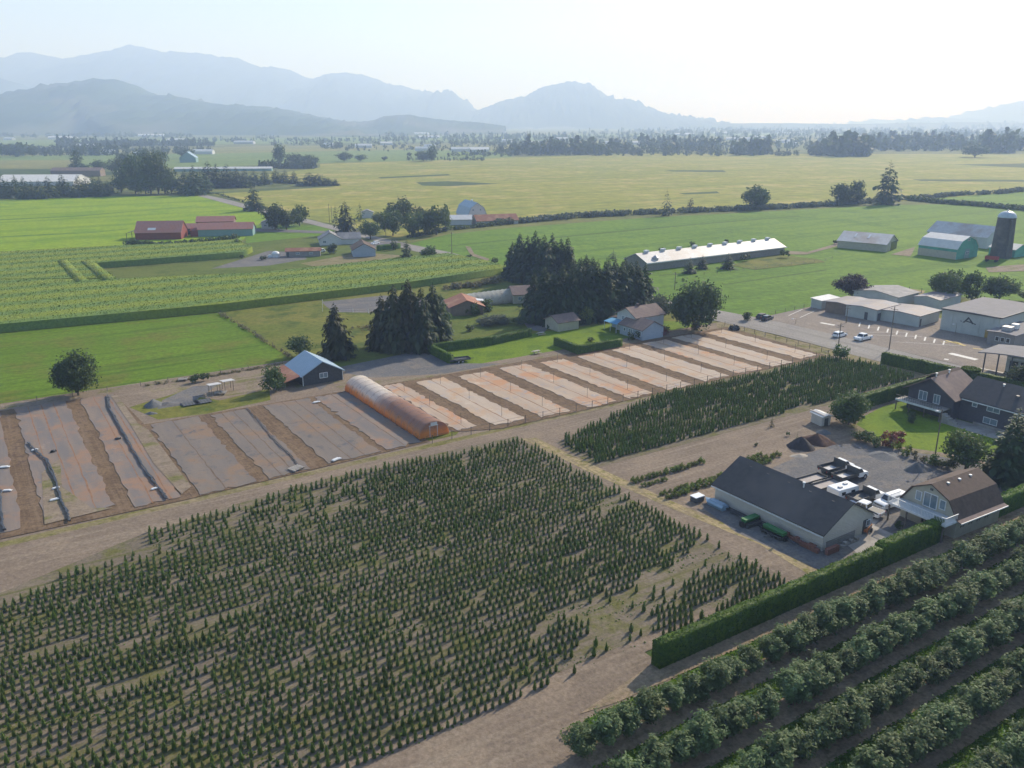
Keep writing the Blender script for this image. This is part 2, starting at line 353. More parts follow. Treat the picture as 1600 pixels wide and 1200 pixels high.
# ------------------------------------------------------------------ mountains
def ridge(name, prof, D, depth, mat, seed, amp, foot=0, nx=220, ny=26):
    """a mountain range with its skyline at distance D; real slopes to front and back"""
    r = np.random.RandomState(seed); xs = np.linspace(prof[0][0], prof[-1][0], nx)
    py = np.interp(xs, [p[0] for p in prof], [p[1] for p in prof])
    u = (xs-800)/F_PX; v = -(py-600)/F_PX
    dy = CP+v*SP; dz = -SP+v*CP
    X = u*D/dy*1.0; Z = CAM_H+dz*D/dy
    ts = np.linspace(-1, 1, ny); V = []
    ph = r.rand(12, 3)*20
    for t in ts:
        prof_t = (1-abs(t))**.85
        n = np.zeros(nx)
        for k in range(12):
            fr = (.8+.9*k); n += np.sin(X/depth*fr*2.2+ph[k, 0]+t*fr*1.3*np.sin(ph[k, 1]))*(1/(1+k*.55))
        z = Z*prof_t + amp*n*(abs(t)*(1-abs(t))*3) + amp*.3*r.randn(nx)*(.4 if abs(t) < .05 else 1.3)*min(1, (1-abs(t))*3)
        z = np.maximum(z, -.5) if abs(t) < 1 else np.full(nx, -.6)
        V.append(np.stack([X*(1+t*depth/D*.2)+0*X, np.full(nx, D+t*depth)+depth*.12*n*abs(t), z], 1))
    V = np.concatenate(V); i = np.arange(nx-1)[None, :]+np.arange(ny-1)[:, None]*nx; i = i.ravel()
    Fc = np.stack([i, i+1, i+nx+1, i+nx], 1)
    o = MB().arr(V, Fc).obj(name, mat)
    for p in o.data.polygons: p.use_smooth = True
    return tag(o, kind='structure')
M['forest_hill'] = surf('forest_hill', (.03, .055, .03), (.05, .08, .035), .006, .95, .05, c3=(.16, .15, .12), s3=.0012)
M['mountain'] = surf('mountain_forest', (.03, .05, .035), (.055, .07, .05), .003, .95, .05)
ridge('hill', [(-500,165),(-200,150),(0,149),(40,146),(60,140),(80,133),(100,130),(130,125),(148,121.5),(168,122),(188,123),(200,128),(215,137),(230,147),(270,150),
               (330,160),(400,167),(450,172),(480,177),(520,185),(560,190),(620,192),(700,200)], 4600, 1500, M['forest_hill'], 3, 22)
ridge('hill', [(545,199),(570,190),(588,187),(600,181),(640,178),(650,181),(680,185),(700,187),(740,190),(790,196)], 4300, 500, M['forest_hill'], 5, 6, nx=90)
ridge('hill', [(-300,90),(-100,105),(0,121),(20,128),(42,141),(70,152),(110,170)], 6800, 1500, M['mountain'], 9, 30, nx=90)
ridge('mountain_range', [(-500,90),(-200,80),(-60,84),(0,85),(30,88),(38,82),(46,78),(62,79),(75,83),(95,88),(112,88),(150,80),(185,76),(200,70),(215,67),(222,69),(235,74),
                (265,79),(280,77),(320,79),(340,85),(350,84),(375,88),(400,100),(412,105),(425,103),(445,105),(460,110),(478,118),(490,122),(515,113),
                (530,112),(541,109),(550,112),(575,116),(600,126),(615,132),(635,134),(650,138),(662,142),(700,143),(715,149),(727,158),(735,167),(748,180),(770,193)], 9500, 3000, M['mountain'], 21, 60)
ridge('mountain', [(660,194),(690,188),(720,179),(745,170),(762,164),(790,154),(803,151),(820,149),(835,140),(850,132),(870,129),(882,126),(896,124),(904,126),(910,129),(917,127),
                (923,128),(932,136),(945,146),(960,154),(972,156),(990,158),(1005,166),(1012,170),(1030,175),(1060,182),(1090,188),(1130,193)], 8200, 1800, M['mountain'], 33, 40, nx=150)
ridge('mountain_range', [(1400,193),(1450,190),(1500,185),(1525,180),(1540,173),(1560,168),(1575,162),(1600,156),(1640,148),(1800,130),(2100,120)], 10500, 2500, M['mountain'], 41, 40, nx=90)
ridge('mountain', [(-350,210),(800,206)]+[(800+i*40, 193.5-1.2*math.sin(i*.8)-max(0, (i-8))*.18) for i in range(0, 24)], 7000, 800, M['forest_hill'], 51, 5, nx=160)

# ------------------------------------------------------------------ vegetation prototypes (unit height, unit crown width)
def leaves(P, N, size, rs, elong=1.0, up=0.0, tri=False):
    """a small face at every point P, roughly facing N"""
    n = len(P)
    N = N + rs.randn(n, 3)*.55; N[:, 2] += up; N /= np.linalg.norm(N, axis=1, keepdims=True)+1e-9
    T = np.cross(N, rs.randn(n, 3)); T /= np.linalg.norm(T, axis=1, keepdims=True)+1e-9
    B = np.cross(N, T)
    s = size*(.6+.8*rs.rand(n, 1))
    T = T*s*elong; B = B*s
    if tri:
        V = np.stack([P-B*.5-T*.3, P+B*.5-T*.3, P+T*.7], 1).reshape(-1, 3); F = np.arange(3*n).reshape(-1, 3)
    else:
        V = np.stack([P-T*.55, P-B*.45+T*.05, P+T*.55, P+B*.5], 1).reshape(-1, 3); F = np.arange(4*n).reshape(-1, 4)
    return V, F
def sphere_pts(n, rs):
    d = rs.randn(n, 3); return d/np.linalg.norm(d, axis=1, keepdims=True)
def crown_lobes(seed, n, size, z0=.14, nl=18, flat=1.0, shape=None, elong=1.2):
    rs = np.random.RandomState(seed); zc = (z0+1)/2; hz = (1-z0)/2
    Ps = []; Ns = []; cen = []
    for i in range(nl):
        d = sphere_pts(1, rs)[0]; d[2] *= .9
        k = rs.uniform(.45, .78); c = np.array([d[0]*.5*k, d[1]*.5*k, zc+d[2]*hz*k])
        if shape == 'cone': c[:2] *= max(.15, 1.5*(1-(c[2]-z0)/(1-z0)))
        if shape == 'vase': c[:2] *= .5+.7*(c[2]-z0)/(1-z0)
        rr = rs.uniform(.16, .25); cen.append((c, rr))
        m = int(n/nl); d = sphere_pts(m, rs); d[:, 2] = np.where(rs.rand(m) < .25, -abs(d[:, 2]), d[:, 2])
        q = rs.uniform(.55, 1.08, (m, 1))
        lump = 1+.22*np.sin(d[:, :1]*7+i)*np.sin(d[:, 1:2]*6+i*2)
        Ps.append(c+d*q*rr*lump*np.array([1, 1, hz*2*1.05])); Ns.append(d)
    P = np.concatenate(Ps); N = np.concatenate(Ns); P[:, 2] = np.clip(P[:, 2], .02, 1.02)
    V, F = leaves(P, N, size, rs, elong)
    return V, F, cen
def proto_broad(seed, n, size, z0=.12, nl=20, shape=None, trunk=.022):
    V, F, cen = crown_lobes(seed, n, size, z0, nl, shape=shape)
    crown = MB().arr(V, F)
    t = MB(); top = z0+.35*(1-z0)
    t.tube([(0, 0, -.01), (.005, .005, z0*.6), (0, .01, top)], [trunk*1.5, trunk, trunk*.6], 7)
    for c, rr in cen[:6]: t.tube([(0, .005, z0*.8), tuple(np.array((c[0]*.5, c[1]*.5, (z0+c[2])/2))), tuple(c)], [trunk*.6, trunk*.4, trunk*.15], 5)
    return crown, t
def proto_conifer(seed, levels=22, nb=9, z0=.06, droop=.35, frond=3, power=.9, ragged=.25, wid=.5):
    rs = np.random.RandomState(seed); vs = []; fs = []
    def blade(p, d, L, wd, dr):
        d = d/np.linalg.norm(d); side = np.cross(d, (0, 0, 1)); side /= np.linalg.norm(side)+1e-9
        mid = p+d*L*.55; tip = p+d*L+np.array((0, 0, -dr*L))
        k = len(vs); vs.extend([p, mid-side*wd+np.array((0, 0, -dr*L*.35)), tip, mid+side*wd+np.array((0, 0, -dr*L*.3))]); fs.append((k, k+1, k+2, k+3))
    for i in range(levels):
        t = i/(levels-1); z = z0+(1-z0)*t*.97; r = wid*(1-t)**power*(1+rs.uniform(-ragged, ragged))+.012
        m = max(4, int(nb*(1-t*.55)))
        for k in range(m):
            a = 2*PI*(k+rs.rand()*.8)/m + i*1.3; L = r*rs.uniform(.72, 1.1); zz = z+rs.uniform(-.02, .02)
            d = np.array((math.cos(a), math.sin(a), rs.uniform(-.15, .15)))
            p = np.array((0, 0, zz)); blade(p, d, L, L*.16+.006, droop*.5)
            for q in range(frond):
                s = rs.uniform(.3, .95); a2 = a+rs.choice([-1, 1])*rs.uniform(.4, 1.1)
                p2 = p+d*L*s+np.array((0, 0, -droop*.3*L*s)); l2 = L*rs.uniform(.22, .42)+.01
                blade(p2, np.array((math.cos(a2), math.sin(a2), rs.uniform(-.5, .35))), l2, l2*.3+.004, droop)
    crown = MB().arr(np.array(vs), np.array(fs))
    tr = MB().tube([(0, 0, -.01), (0, 0, .5), (0, 0, .97)], [.018, .011, .002], 6)
    return crown, tr
M['leaf_broad'] = leafmat('leaf_broad', (.045, .075, .025), (.075, .11, .035), (.035, .06, .022))
M['leaf_green'] = leafmat('leaf_green', (.05, .09, .025), (.09, .14, .04), (.05, .09, .025))
M['leaf_yellow'] = leafmat('leaf_yellow', (.11, .16, .035), (.16, .20, .05), None)
M['leaf_purple'] = leafmat('leaf_purple', (.035, .03, .035), (.055, .04, .045), None)
M['leaf_red'] = leafmat('leaf_red', (.16, .04, .04), (.26, .08, .07), (.10, .08, .04))
M['leaf_silver'] = leafmat('leaf_silver', (.09, .12, .085), (.14, .17, .12), (.06, .085, .05))
M['needle'] = leafmat('needle', (.035, .065, .028), (.062, .098, .04), (.03, .055, .025), .32)
M['needle_olive'] = leafmat('needle_olive', (.045, .06, .025), (.075, .08, .035), (.035, .05, .022), .25)
M['cedar'] = leafmat('cedar', (.06, .105, .022), (.105, .16, .035), (.09, .11, .035), .3, .6)
M['hedge'] = leafmat('hedge', (.055, .12, .010), (.105, .19, .012), (.042, .095, .012), .4)
M['orchard'] = leafmat('orchard', (.10, .155, .06), (.17, .225, .10), (.07, .11, .04), .42, 1.5, .65)
M['drybush'] = leafmat('drybush', (.12, .12, .06), (.18, .16, .09), None)

PROTO = {}
def proto(kind, var, lod):
    key = (kind, var, lod)
    if key in PROTO: return PROTO[key]
    sd = hash((len(kind), ord(kind[0]), ord(kind[-1]), var))%9999
    n, s = {0: (3600, .042), 1: (1400, .062), 2: (360, .11)}[lod]
    b, _, colr = kind.partition(':')
    mats = {'': 'leaf_broad', 'g': 'leaf_green', 'y': 'leaf_yellow', 'p': 'leaf_purple', 'r': 'leaf_red', 's': 'leaf_silver', 'o': 'needle_olive', 'd': 'drybush', 'c': 'needle'}
    mat = mats[colr]
    if b == 'broad': c, t = proto_broad(sd, n, s)
    elif b == 'round': c, t = proto_broad(sd, int(n*1.5), s, .04, 34)
    elif b == 'tall': c, t = proto_broad(sd, n, s, .04, 22)
    elif b == 'bush': c, t = proto_broad(sd, n//2, s*1.3, .0, 10, trunk=.012)
    elif b == 'lolly': c, t = proto_broad(sd, int(n*1.2), s, .2, 26)
    elif b == 'bare': c, t = proto_broad(sd, n//5, s*.8, .2, 10)
    elif b == 'cedar': c, t = proto_conifer(sd, {0: 34, 1: 24, 2: 12}[lod], {0: 12, 1: 9, 2: 6}[lod], .03, .5, {0: 5, 1: 3, 2: 1}[lod], .55, .3); mat = 'needle_olive' if colr == 'o' else 'needle'
    elif b == 'spruce': c, t = proto_conifer(sd, {0: 34, 1: 22, 2: 12}[lod], {0: 12, 1: 9, 2: 6}[lod], .03, .4, {0: 6, 1: 4, 2: 2}[lod], .72, .28); mat = 'needle_olive' if colr == 'o' else 'needle'
    elif b == 'cone': c, t = proto_conifer(sd, {0: 30, 1: 20, 2: 12}[lod], {0: 12, 1: 10, 2: 7}[lod], .01, .25, {0: 5, 1: 3, 2: 1}[lod], .8, .12); mat = 'needle'
    PROTO[key] = (c.mesh('crown', M[mat]), t.mesh('trunk', M['bark']))
    return PROTO[key]
NAMES = {'broad': ('broadleaf_tree', 'tree'), 'round': ('round_tree', 'tree'), 'tall': ('broadleaf_tree', 'tree'), 'bush': ('bush', 'bush'), 'lolly': ('broadleaf_tree', 'tree'),
         'bare': ('sparse_tree', 'tree'), 'cedar': ('cedar_tree', 'tree'), 'spruce': ('conifer_tree', 'tree'), 'cone': ('conifer_tree', 'tree')}
def tree(kind, x, yb, yt, wpx, label, group=None, lod=None, name=None, cat=None):
    p = W(x, yb); h = max(.4, HT((x, yb), yt)); d = math.hypot(p[1], CAM_H)
    wid = wpx*math.hypot(p[0], d)/F_PX/math.hypot(1, p[0]/d)
    if lod is None: lod = 0 if (wpx > 40) else (1 if wpx > 17 else 2)
    if kind.startswith(('spruce','cone')): wid *= 1.35
    if kind.startswith('cedar'): wid *= 1.2
    if kind.startswith(('broad', 'tall', 'lolly', 'round')): wid *= 1.2
    var = rnd.randrange(3); cm, tm = proto(kind, var, lod)
    nm, ct = NAMES[kind.partition(':')[0]]
    o = empty(name or nm, p, label, cat or ct, rnd.uniform(0, 2*PI), group)
    o.scale = (wid, wid, h)
    link(bpy.data.objects.new('crown', cm), o)
    if not kind.startswith('bush'): link(bpy.data.objects.new('trunk', tm), o)
    return o

# --- single trees of the middle ground
T = [
 ('round',1085,516,430,66,'big dark broadleaf tree beside the road, at the far corner of the pale nursery beds'),
 ('round:s',1028,499,457,35,'round grey green willow shrub right of the pale blue house'),
 ('broad:y',915,505,479,24,'small yellow green tree left of the pale blue house'),
 ('bush:g',1003,505,478,22,'green bushy tree squeezed against the back of the pale blue house'),
 ('round',122,618,549,56,'lone leaning broadleaf tree on the pasture edge at the far left'),
 ('cedar:o',527,559,471,42,'lone shaggy cedar standing between the blue-roofed barn and the conifer clump'),
 ('tall',469,558,525,36,'small broadleaf tree right behind the blue-roofed barn'),
 ('bush:g',424,611,573,46,'pale green bush crowding the rusty lean-to of the blue-roofed barn'),
 ('spruce',398,329,287,28,'dark conifer at the far end of the bright meadow beside the road'),
 ('broad',430,359,317,32,'broadleaf tree beside the small white farmhouse'),
 ('broad',448,359,326,28,'middle broadleaf tree of three by the small white farmhouse'),
 ('broad',468,353,319,26,'broadleaf tree nearest the road bend, right of two others'),
 ('cedar:o',541,365,312,28,'tall brownish cedar with a bare base at the road bend'),
 ('spruce',563,346,315,13,'slim dark conifer right of the tall brownish cedar'),
 ('spruce',525,348,318,10,'thin dark conifer left of the tall brownish cedar'),
 ('lolly',579,374,346,28,'round tree on a thin trunk beside the road driveway'),
 ('spruce',636,410,372,19,'dark spruce on the roadside at the end of the corn field'),
 ('broad:g',670,406,383,22,'small light green tree between spruce and road'),
 ('bush',617,391,373,13,'narrow shrub left of the roadside spruce'),
 ('bush',733,403,396,9,'tiny bush in the right-hand green field near the dirt loop'),
 ('bush',773,412,401,13,'small round bush in the green field beside the road'),
 ('bush:y',371,386,371,13,'light green round shrub under the red-roofed sheds'),
 ('bush',518,396,379,22,'rounded bush between the grey-roofed and brown-roofed farmhouses'),
 ('bush',378,404,397,9,'small dark shrub at the tip of the grass inlet in the corn'),
 ('bush',412,406,398,13,'dark shrub left of the round white tank'),
 ('spruce',1041,337,294,17,'slim ragged conifer standing in the canal hedgerow'),
 ('bare:p',1078,333,303,13,'half bare thin tree in the canal hedgerow'),
 ('round',1180,327,289,36,'round dark tree alone on the canal bank'),
 ('round',1314,319,283,30,'left, rounder tree of the pair on the canal'),
 ('tall',1336,319,279,26,'right, taller tree of the pair on the canal'),
 ('spruce',1384,319,249,34,'tallest spruce, standing on the canal by the green field'),
 ('cone',1077,427,401,20,'first cone-shaped conifer from the left in front of the long barn'),
 ('cone',1097,420,397,18,'second cone-shaped conifer from the left in front of the long barn'),
 ('cone',1137,420,394,23,'third and largest cone-shaped conifer in front of the long barn'),
 ('bush',1164,408,396,17,'round shrub right of the cone-shaped conifers at the long barn'),
 ('cone',958,404,388,14,'little conifer behind the left end of the long barn'),
 ('bush',1226,403,389,15,'bush at the right end of the long barn'),
 ('bush',1082,384,376,10,'small bush seen over the middle of the long barn roof'),
 ('bush',1033,392,385,10,'small bush seen over the left part of the long barn roof'),
 ('bush',1135,380,373,8,'smallest bush seen over the right part of the long barn roof'),
 ('lolly:p',1330,468,427,44,'dark purple-leaved tree behind the school roofs'),
 ('broad:g',1474,474,424,44,'leftmost broadleaf tree of the trio behind the school'),
 ('tall',1492,466,418,30,'middle, tallest tree of the trio behind the school'),
 ('broad:g',1517,472,422,34,'right tree of the trio behind the school'),
 ('lolly',1560,474,430,46,'single round tree behind the big school hall'),
 ('lolly',1606,472,450,30,'tree cut by the right picture edge behind the school hall'),
 ('bush:g',1311,561,534,30,'pale green bush on the road verge at the end of the nursery beds'),
 ('bush',1168,501,485,19,'roadside bush next to the two parked dark cars'),
 ('bush',1306,382,374,11,'shrub at the left corner of the open machine shed'),
 ('round:g',1326,664,612,56,'big clipped round tree at the lawn corner by the gravel yard'),
 ('cone',1573,752,634,66,'big dark conifer between the dark house and the gambrel garage'),
 ('lolly:g',1508,737,676,64,'light green spreading tree on the lawn below the dark house'),
 ('round',1597,612,572,44,'dark round tree by the road, right of the dark house roof'),
 ('bush:r',1388,697,674,30,'left red-leaved shrub at the lawn edge'),
 ('bush:r',1404,692,674,26,'right red-leaved shrub at the lawn edge'),
 ('bush:g',1363,697,679,26,'green shrub left of the red-leaved shrubs'),
 ('bush',1348,690,668,34,'dark spreading shrub by the round clipped tree'),
 ('bare:y',1395,706,686,14,'small spiky garden plant in front of the red shrubs'),
 ('bush:y',1405,704,692,12,'clipped ball shrub nearest the spiky plant'),
 ('bush:y',1419,705,694,12,'second clipped ball shrub along the lawn edge'),
 ('bush:y',1413,713,699,16,'larger clipped ball shrub facing the gravel yard'),
 ('bush:d',1429,718,705,15,'straw-coloured ball shrub on the lawn edge'),
 ('bush:d',1442,722,709,14,'straw-coloured shrub touching the foot of the lamp pole'),
 ('bush:g',1459,727,708,26,'green shrub behind the foot of the lamp pole'),
 ('bush',1478,732,714,34,'dark low shrub left of the light green spreading tree'),
 ('bush',1421,661,642,22,'dark clipped shrub at the deck stairs of the dark house'),
 ('cone',1245,690,671,6,'small upright cypress behind the black mulch heap'),
 ('bush',1231,682,674,6,'tiny round shrub left of the upright cypress'),
 ('bush',1181,697,690,6,'tiny lone shrub on the bare soil above the grey shop'),
 ('spruce:o',1206,667,650,8,'narrow brownish conifer at the edge of the dense nursery block'),
 ('bush:g',1403,828,812,13,'light green shrub under the garage deck'),
 ('bush:r',1035,525,510,22,'reddish shrub in front of the blue awning') ,
 ('bush',923,534,526,14,'small ball shrub on the lawn inside the L-shaped hedge'),
 ('bush',985,532,518,16,'dark shrub below the windows of the pale blue house'),
 ('bush:g',1000,530,512,18,'green shrub at the front corner of the pale blue house'),
 ('bush',1018,527,514,16,'dark shrub at the right corner of the pale blue house'),
 ('bush',1040,519,506,15,'ball shrub right of the pale blue house'),
 ('round:s',762,508,492,34,'grey green willowy shrub left of its twin in the garden'),
 ('round:s',782,506,491,30,'grey green willowy shrub right of its twin in the garden'),
 ('bush:g',742,492,472,28,'green bush in front of the white hoop greenhouse'),
 ('bush:g',765,486,466,30,'leafy bush near the right end of the white hoop greenhouse'),
 ('bush',735,518,506,16,'dark small bush above the long garden hedge'),
 ('bush',812,508,492,26,'grey bush left of the small brown-roofed garage'),
 ('bush',838,493,476,30,'shaded bush at the foot of the conifer grove'),
 ('bush:r',690,526,516,12,'reddish small shrub by the conifer clump'),
 ('bush',303,599,585,15,'left one of three dark bushes on the pasture fence'),
 ('bush',312,597,582,14,'middle one of three dark bushes on the pasture fence'),
 ('bush',321,595,581,14,'right one of three dark bushes on the pasture fence'),
 ('broad',1523,246,225,34,'lone dark tree clump at the far edge of the grain field, right'),
 ('spruce',122,267,225,24,'pointed dark tree above the long pink-roofed shed'),
 ('tall',437,258,225,19,'tall dark tree on the farmstead island in the grain'),
 ('broad',462,258,239,26,'low tree right of the tall dark tree on the farmstead island'),
 ('broad',484,259,241,22,'rightmost low tree on the farmstead island'),
 ('broad',538,252,237,21,'lone round tree on the grain field horizon'),
 ('broad',564,252,240,16,'smaller lone tree right of the round one on the grain field horizon'),
 ('broad',601,251,243,8,'tiny lone tree on the grain field horizon'),
 ('round',25,245,222,34,'dark tree clump at the far upper left'),
 ('broad',51,245,226,12,'single dark tree right of the clump at the far upper left'),
 ('broad',155,267,250,28,'low dark tree right of the pointed dark tree'),
 ('broad',291,247,231,24,'tree right behind the turquoise barn'),
 ('tall',675,252,224,16,'taller tree of the dark group behind the grain field'),
 ('broad',662,252,235,26,'wide tree of the dark group behind the grain field'),
 ('broad',640,245,237,7,'tiny tree left of the dark group behind the grain field'),
]
for t in T: tree(*t)
# conifer grove in the middle
for k, (x, yb, yt, wd) in enumerate([(812,436,362,30),(836,440,358,32),(862,442,362,32),(886,445,368,28),(801,432,376,22),(905,452,402,26),(925,456,399,26),(950,458,404,28),
        (975,462,400,28),(992,466,404,26),(850,503,414,38),(878,503,408,38),(906,500,400,36),(932,497,404,36),(958,492,400,34),(984,487,406,34),(1006,482,410,28),(834,496,424,30),(824,440,366,30),(850,446,364,30),(876,442,370,28),(895,470,404,30),(864,506,420,34),(892,504,414,34),(918,500,408,34),(945,496,402,34),(970,490,406,34),(996,486,412,28),(915,455,396,26),(962,462,408,26)]):
    tree('spruce', x, yb, yt, wd*1.15, 'tall dark conifer of the dense grove in the middle of the farms', 'conifers of the dark central grove', lod=0)
for k, (x, yb, yt, wd) in enumerate([(598,545,458,40),(618,548,441,42),(640,546,432,44),(660,548,446,44),(678,532,440,44),(690,524,458,30),(640,530,450,50)]):
    tree('cedar:o' if k < 3 else 'cedar', x, yb, yt, wd, 'shaggy tall cedar of the clump above the gravel lot', 'cedars of the clump above the gravel lot', lod=0)
for (x, yb, yt, wd) in [(601,362,331,20),(614,368,325,32),(627,352,307,34),(647,370,330,32),(665,366,326,28),(682,367,322,36),(696,362,320,18),(610,345,322,18),(590,352,332,20),(658,352,322,20)]:
    tree('broad', x, yb, yt, wd, 'broadleaf tree of the row left of the blue gambrel barn', 'broadleaf trees left of the blue gambrel barn')
for (x, yb, yt, wd) in [(4,308,272,18),(16,310,280,13),(27,309,274,17),(40,311,276,16),(52,310,282,15),(64,311,281,14),(78,309,276,20),(92,307,284,14),(100,306,271,18),(110,307,286,15),(125,308,274,19),(137,305,277,15),(148,306,274,17),(158,307,276,17),(170,303,282,16)]:
    tree('spruce', x, yb, yt-2, wd*1.25, 'dark conifer in the row along the top of the bright meadow', 'conifers above the bright meadow, far left', lod=1)
for (x, yb, yt, wd) in [(190,302,262,20),(203,290,246,24),(216,300,238,26),(228,303,252,26),(240,285,236,28),(248,303,241,30),(258,303,262,28),(236,304,270,30),(268,302,262,20),(180,270,248,18),(194,262,240,16),(222,262,232,24),(250,262,236,22),(212,303,276,24)]:
    tree('tall', x, yb, yt-2, wd*1.2, 'broadleaf tree of the dense wood left of the farm lane', 'trees of the wood left of the farm lane')
for (x, yb, yt, wd) in [(291,302,264,20),(305,305,258,22),(315,302,262,22),(328,294,252,20),(340,293,256,22),(356,293,256,18),(371,293,262,16),(384,293,264,16),(398,290,268,16),(414,288,266,14),(432,285,266,14),(446,286,266,13),(460,287,268,12),(484,290,270,24),(498,290,272,20),(513,290,278,13),(524,290,280,9)]:
    tree('spruce', x, yb, yt-2, wd*1.4, 'dark conifer of the windbreak right of the farm lane', 'windbreak conifers right of the farm lane', lod=1)

# far woods: masses that read as one
def wood(name, areas, label, mat, seed, kind='wood'):
    """areas: (x0, x1, y, hpx, count, depth_px) bands of crowns far off"""
    rs = np.random.RandomState(seed); mb = MB()
    for (x0, x1, y, hp, n, dp) in areas:
        for k in range(n):
            x = rs.uniform(x0, x1); yy = y+rs.uniform(-dp, dp)
            p = W(x, yy); sc = math.hypot(*p)/F_PX; h = hp*sc*rs.uniform(.5, 1.15); r = h*rs.uniform(.3, .6)
            con = rs.rand() < .35
            m = 34
            d = sphere_pts(m, rs)
            if con:
                tt = rs.rand(m); P = np.stack([d[:, 0]*r*.6*(1-tt), d[:, 1]*r*.6*(1-tt), tt*h*1.15], 1)
            else:
                P = d*np.array([r, r, h*.5])*rs.uniform(.6, 1.1, (m, 1)); P[:, 2] += h*.5
            V, Fc = leaves(P, d, r*.62, rs); V += np.array([p[0], p[1], 0]); V[:, 2] = np.maximum(V[:, 2], .05)
            mb.arr(V, Fc)
    return tag(mb.obj(name, mat), label, 'wood', None, 'stuff')
wood('far_wood', [(780,1190,241,11,190,3),(800,980,236,16,70,4),(1000,1120,233,16,60,4),(1155,1200,241,20,30,2),(1265,1290,241,16,18,2),(1290,1358,242,24,90,3),(1205,1250,243,8,20,1),
                  (1360,1500,232,16,110,5),(1500,1600,234,16,60,5),(1540,1580,238,24,20,2),(820,960,241,20,50,2)], 'hazy belt of woods behind the grain field, right half', M['leaf_broad'], 4)
wood('far_wood', [(1000,1270,229,10,120,5),(1360,1600,226,11,200,8),(960,1600,209,6,350,4),(700,1600,222,8,300,6),(900,1600,213,6,300,6),(1000,1600,204,4.5,300,3.5),(1200,1600,199,4,250,2),(1400,1620,200,7,90,3)], 'distant hazy woods and hedges along the right horizon', M['leaf_broad'], 5)
wood('far_wood', [(130,335,228,9,160,1),(0,60,241,12,40,2),(200,330,238,8,60,2),(300,420,221,5,60,2),(420,520,225,5,60,3),(0,300,214,5,160,2),(600,900,216,6,160,4),(440,640,220,5,90,2),(60,110,241,10,40,3),(90,120,228,10,30,3),(130,335,227,7,160,1.5),(110,200,240,12,60,4),(540,780,233,5,90,4),(700,800,243,7,50,2),(560,760,222,5,120,5),(500,535,231,8,20,2),(400,440,216,4,30,3),(700,800,226,6,50,3)], 'distant hazy woods and hedges of the left half', M['leaf_broad'], 6)
wood('farm_hedge', [(406,496,263,9,120,1),(625,760,250,5,60,1.5)], 'dark low hedge round the farmstead island', M['needle'], 8)
def bushline(pts, h, n, mat, label, seed, spread=1.5):
    rs = np.random.RandomState(seed); mb = MB(); P0 = [np.array(W(*p)) for p in pts]
    L = [np.linalg.norm(P0[i+1]-P0[i]) for i in range(len(P0)-1)]; cs = np.cumsum([0]+L)
    for k in range(n):
        s = rs.uniform(0, cs[-1]); i = min(len(L)-1, np.searchsorted(cs, s)-1); i = max(i, 0)
        p = P0[i]+(P0[i+1]-P0[i])*(s-cs[i])/L[i]+rs.randn(2)*spread*.5
        hh = h*rs.uniform(.6, 1.15); d = sphere_pts(24, rs); P = d*np.array([hh*.7, hh*.7, hh*.5])*rs.uniform(.7, 1.05, (24, 1)); P[:, 2] += hh*.5
        V, Fc = leaves(P, d, hh*.38, rs); V += np.array([p[0], p[1], 0]); V[:, 2] = np.maximum(V[:, 2], .05); mb.arr(V, Fc)
    return tag(mb.obj('hedgerow', mat), label, 'hedgerow', None, 'stuff')
bushline([(770,352),(830,347),(900,340),(1000,335),(1100,331),(1180,328),(1290,322),(1400,314)], 2.9, 620, M['leaf_silver'], 'silvery scrub hedgerow along the canal between grain and green field', 31, 3)
bushline([(780,349),(900,337),(1000,332),(1180,324),(1290,319),(1400,311)], 1.5, 260, M['strip_c'], 'dark bank of reeds on the canal', 37, 2)
bushline([(1395,313),(1440,311),(1500,305),(1560,303),(1610,297)], 2.9, 260, M['leaf_silver'], 'silvery scrub hedgerow along the canal at the right edge', 32, 3)
bushline([(1420,313),(1470,318),(1540,323),(1620,331)], 2.8, 260, M['leaf_broad'], 'dark ditch hedge running to the right edge', 33, 3)
bushline([(0,310),(170,306)], 2.5, 130, M['leaf_broad'], 'low brush along the top of the bright meadow', 34, 2)
bushline([(200,382),(260,385),(330,379),(370,372)], 2.0, 110, M['leaf_broad'], 'brush below the red-roofed sheds', 35, 2)
bushline([(335,303),(400,322),(440,332)], 1.6, 60, M['leaf_broad'], 'dark roadside ditch growth', 36, 1)
bushline([(640,372),(700,360),(770,353)], 2.0, 90, M['leaf_broad'], 'brush strip below the blue gambrel barn', 38, 2)
bushline([(700,452),(740,448),(775,440)], 1.6, 70, M['drybush'], 'pale reeds at the end of the corn field', 39, 2)
bushline([(440,570),(345,586),(230,603)], .5, 110, M['drybush'], 'weeds along the pasture fence', 40, .6)
bushline([(345,492),(400,525),(455,560)], .7, 60, M['drybush'], 'weeds along the meadow fence', 42, .6)
bushline([(560,512),(590,520),(700,510)], .8, 60, M['drybush'], 'rushes in the rough meadow', 43, 2)

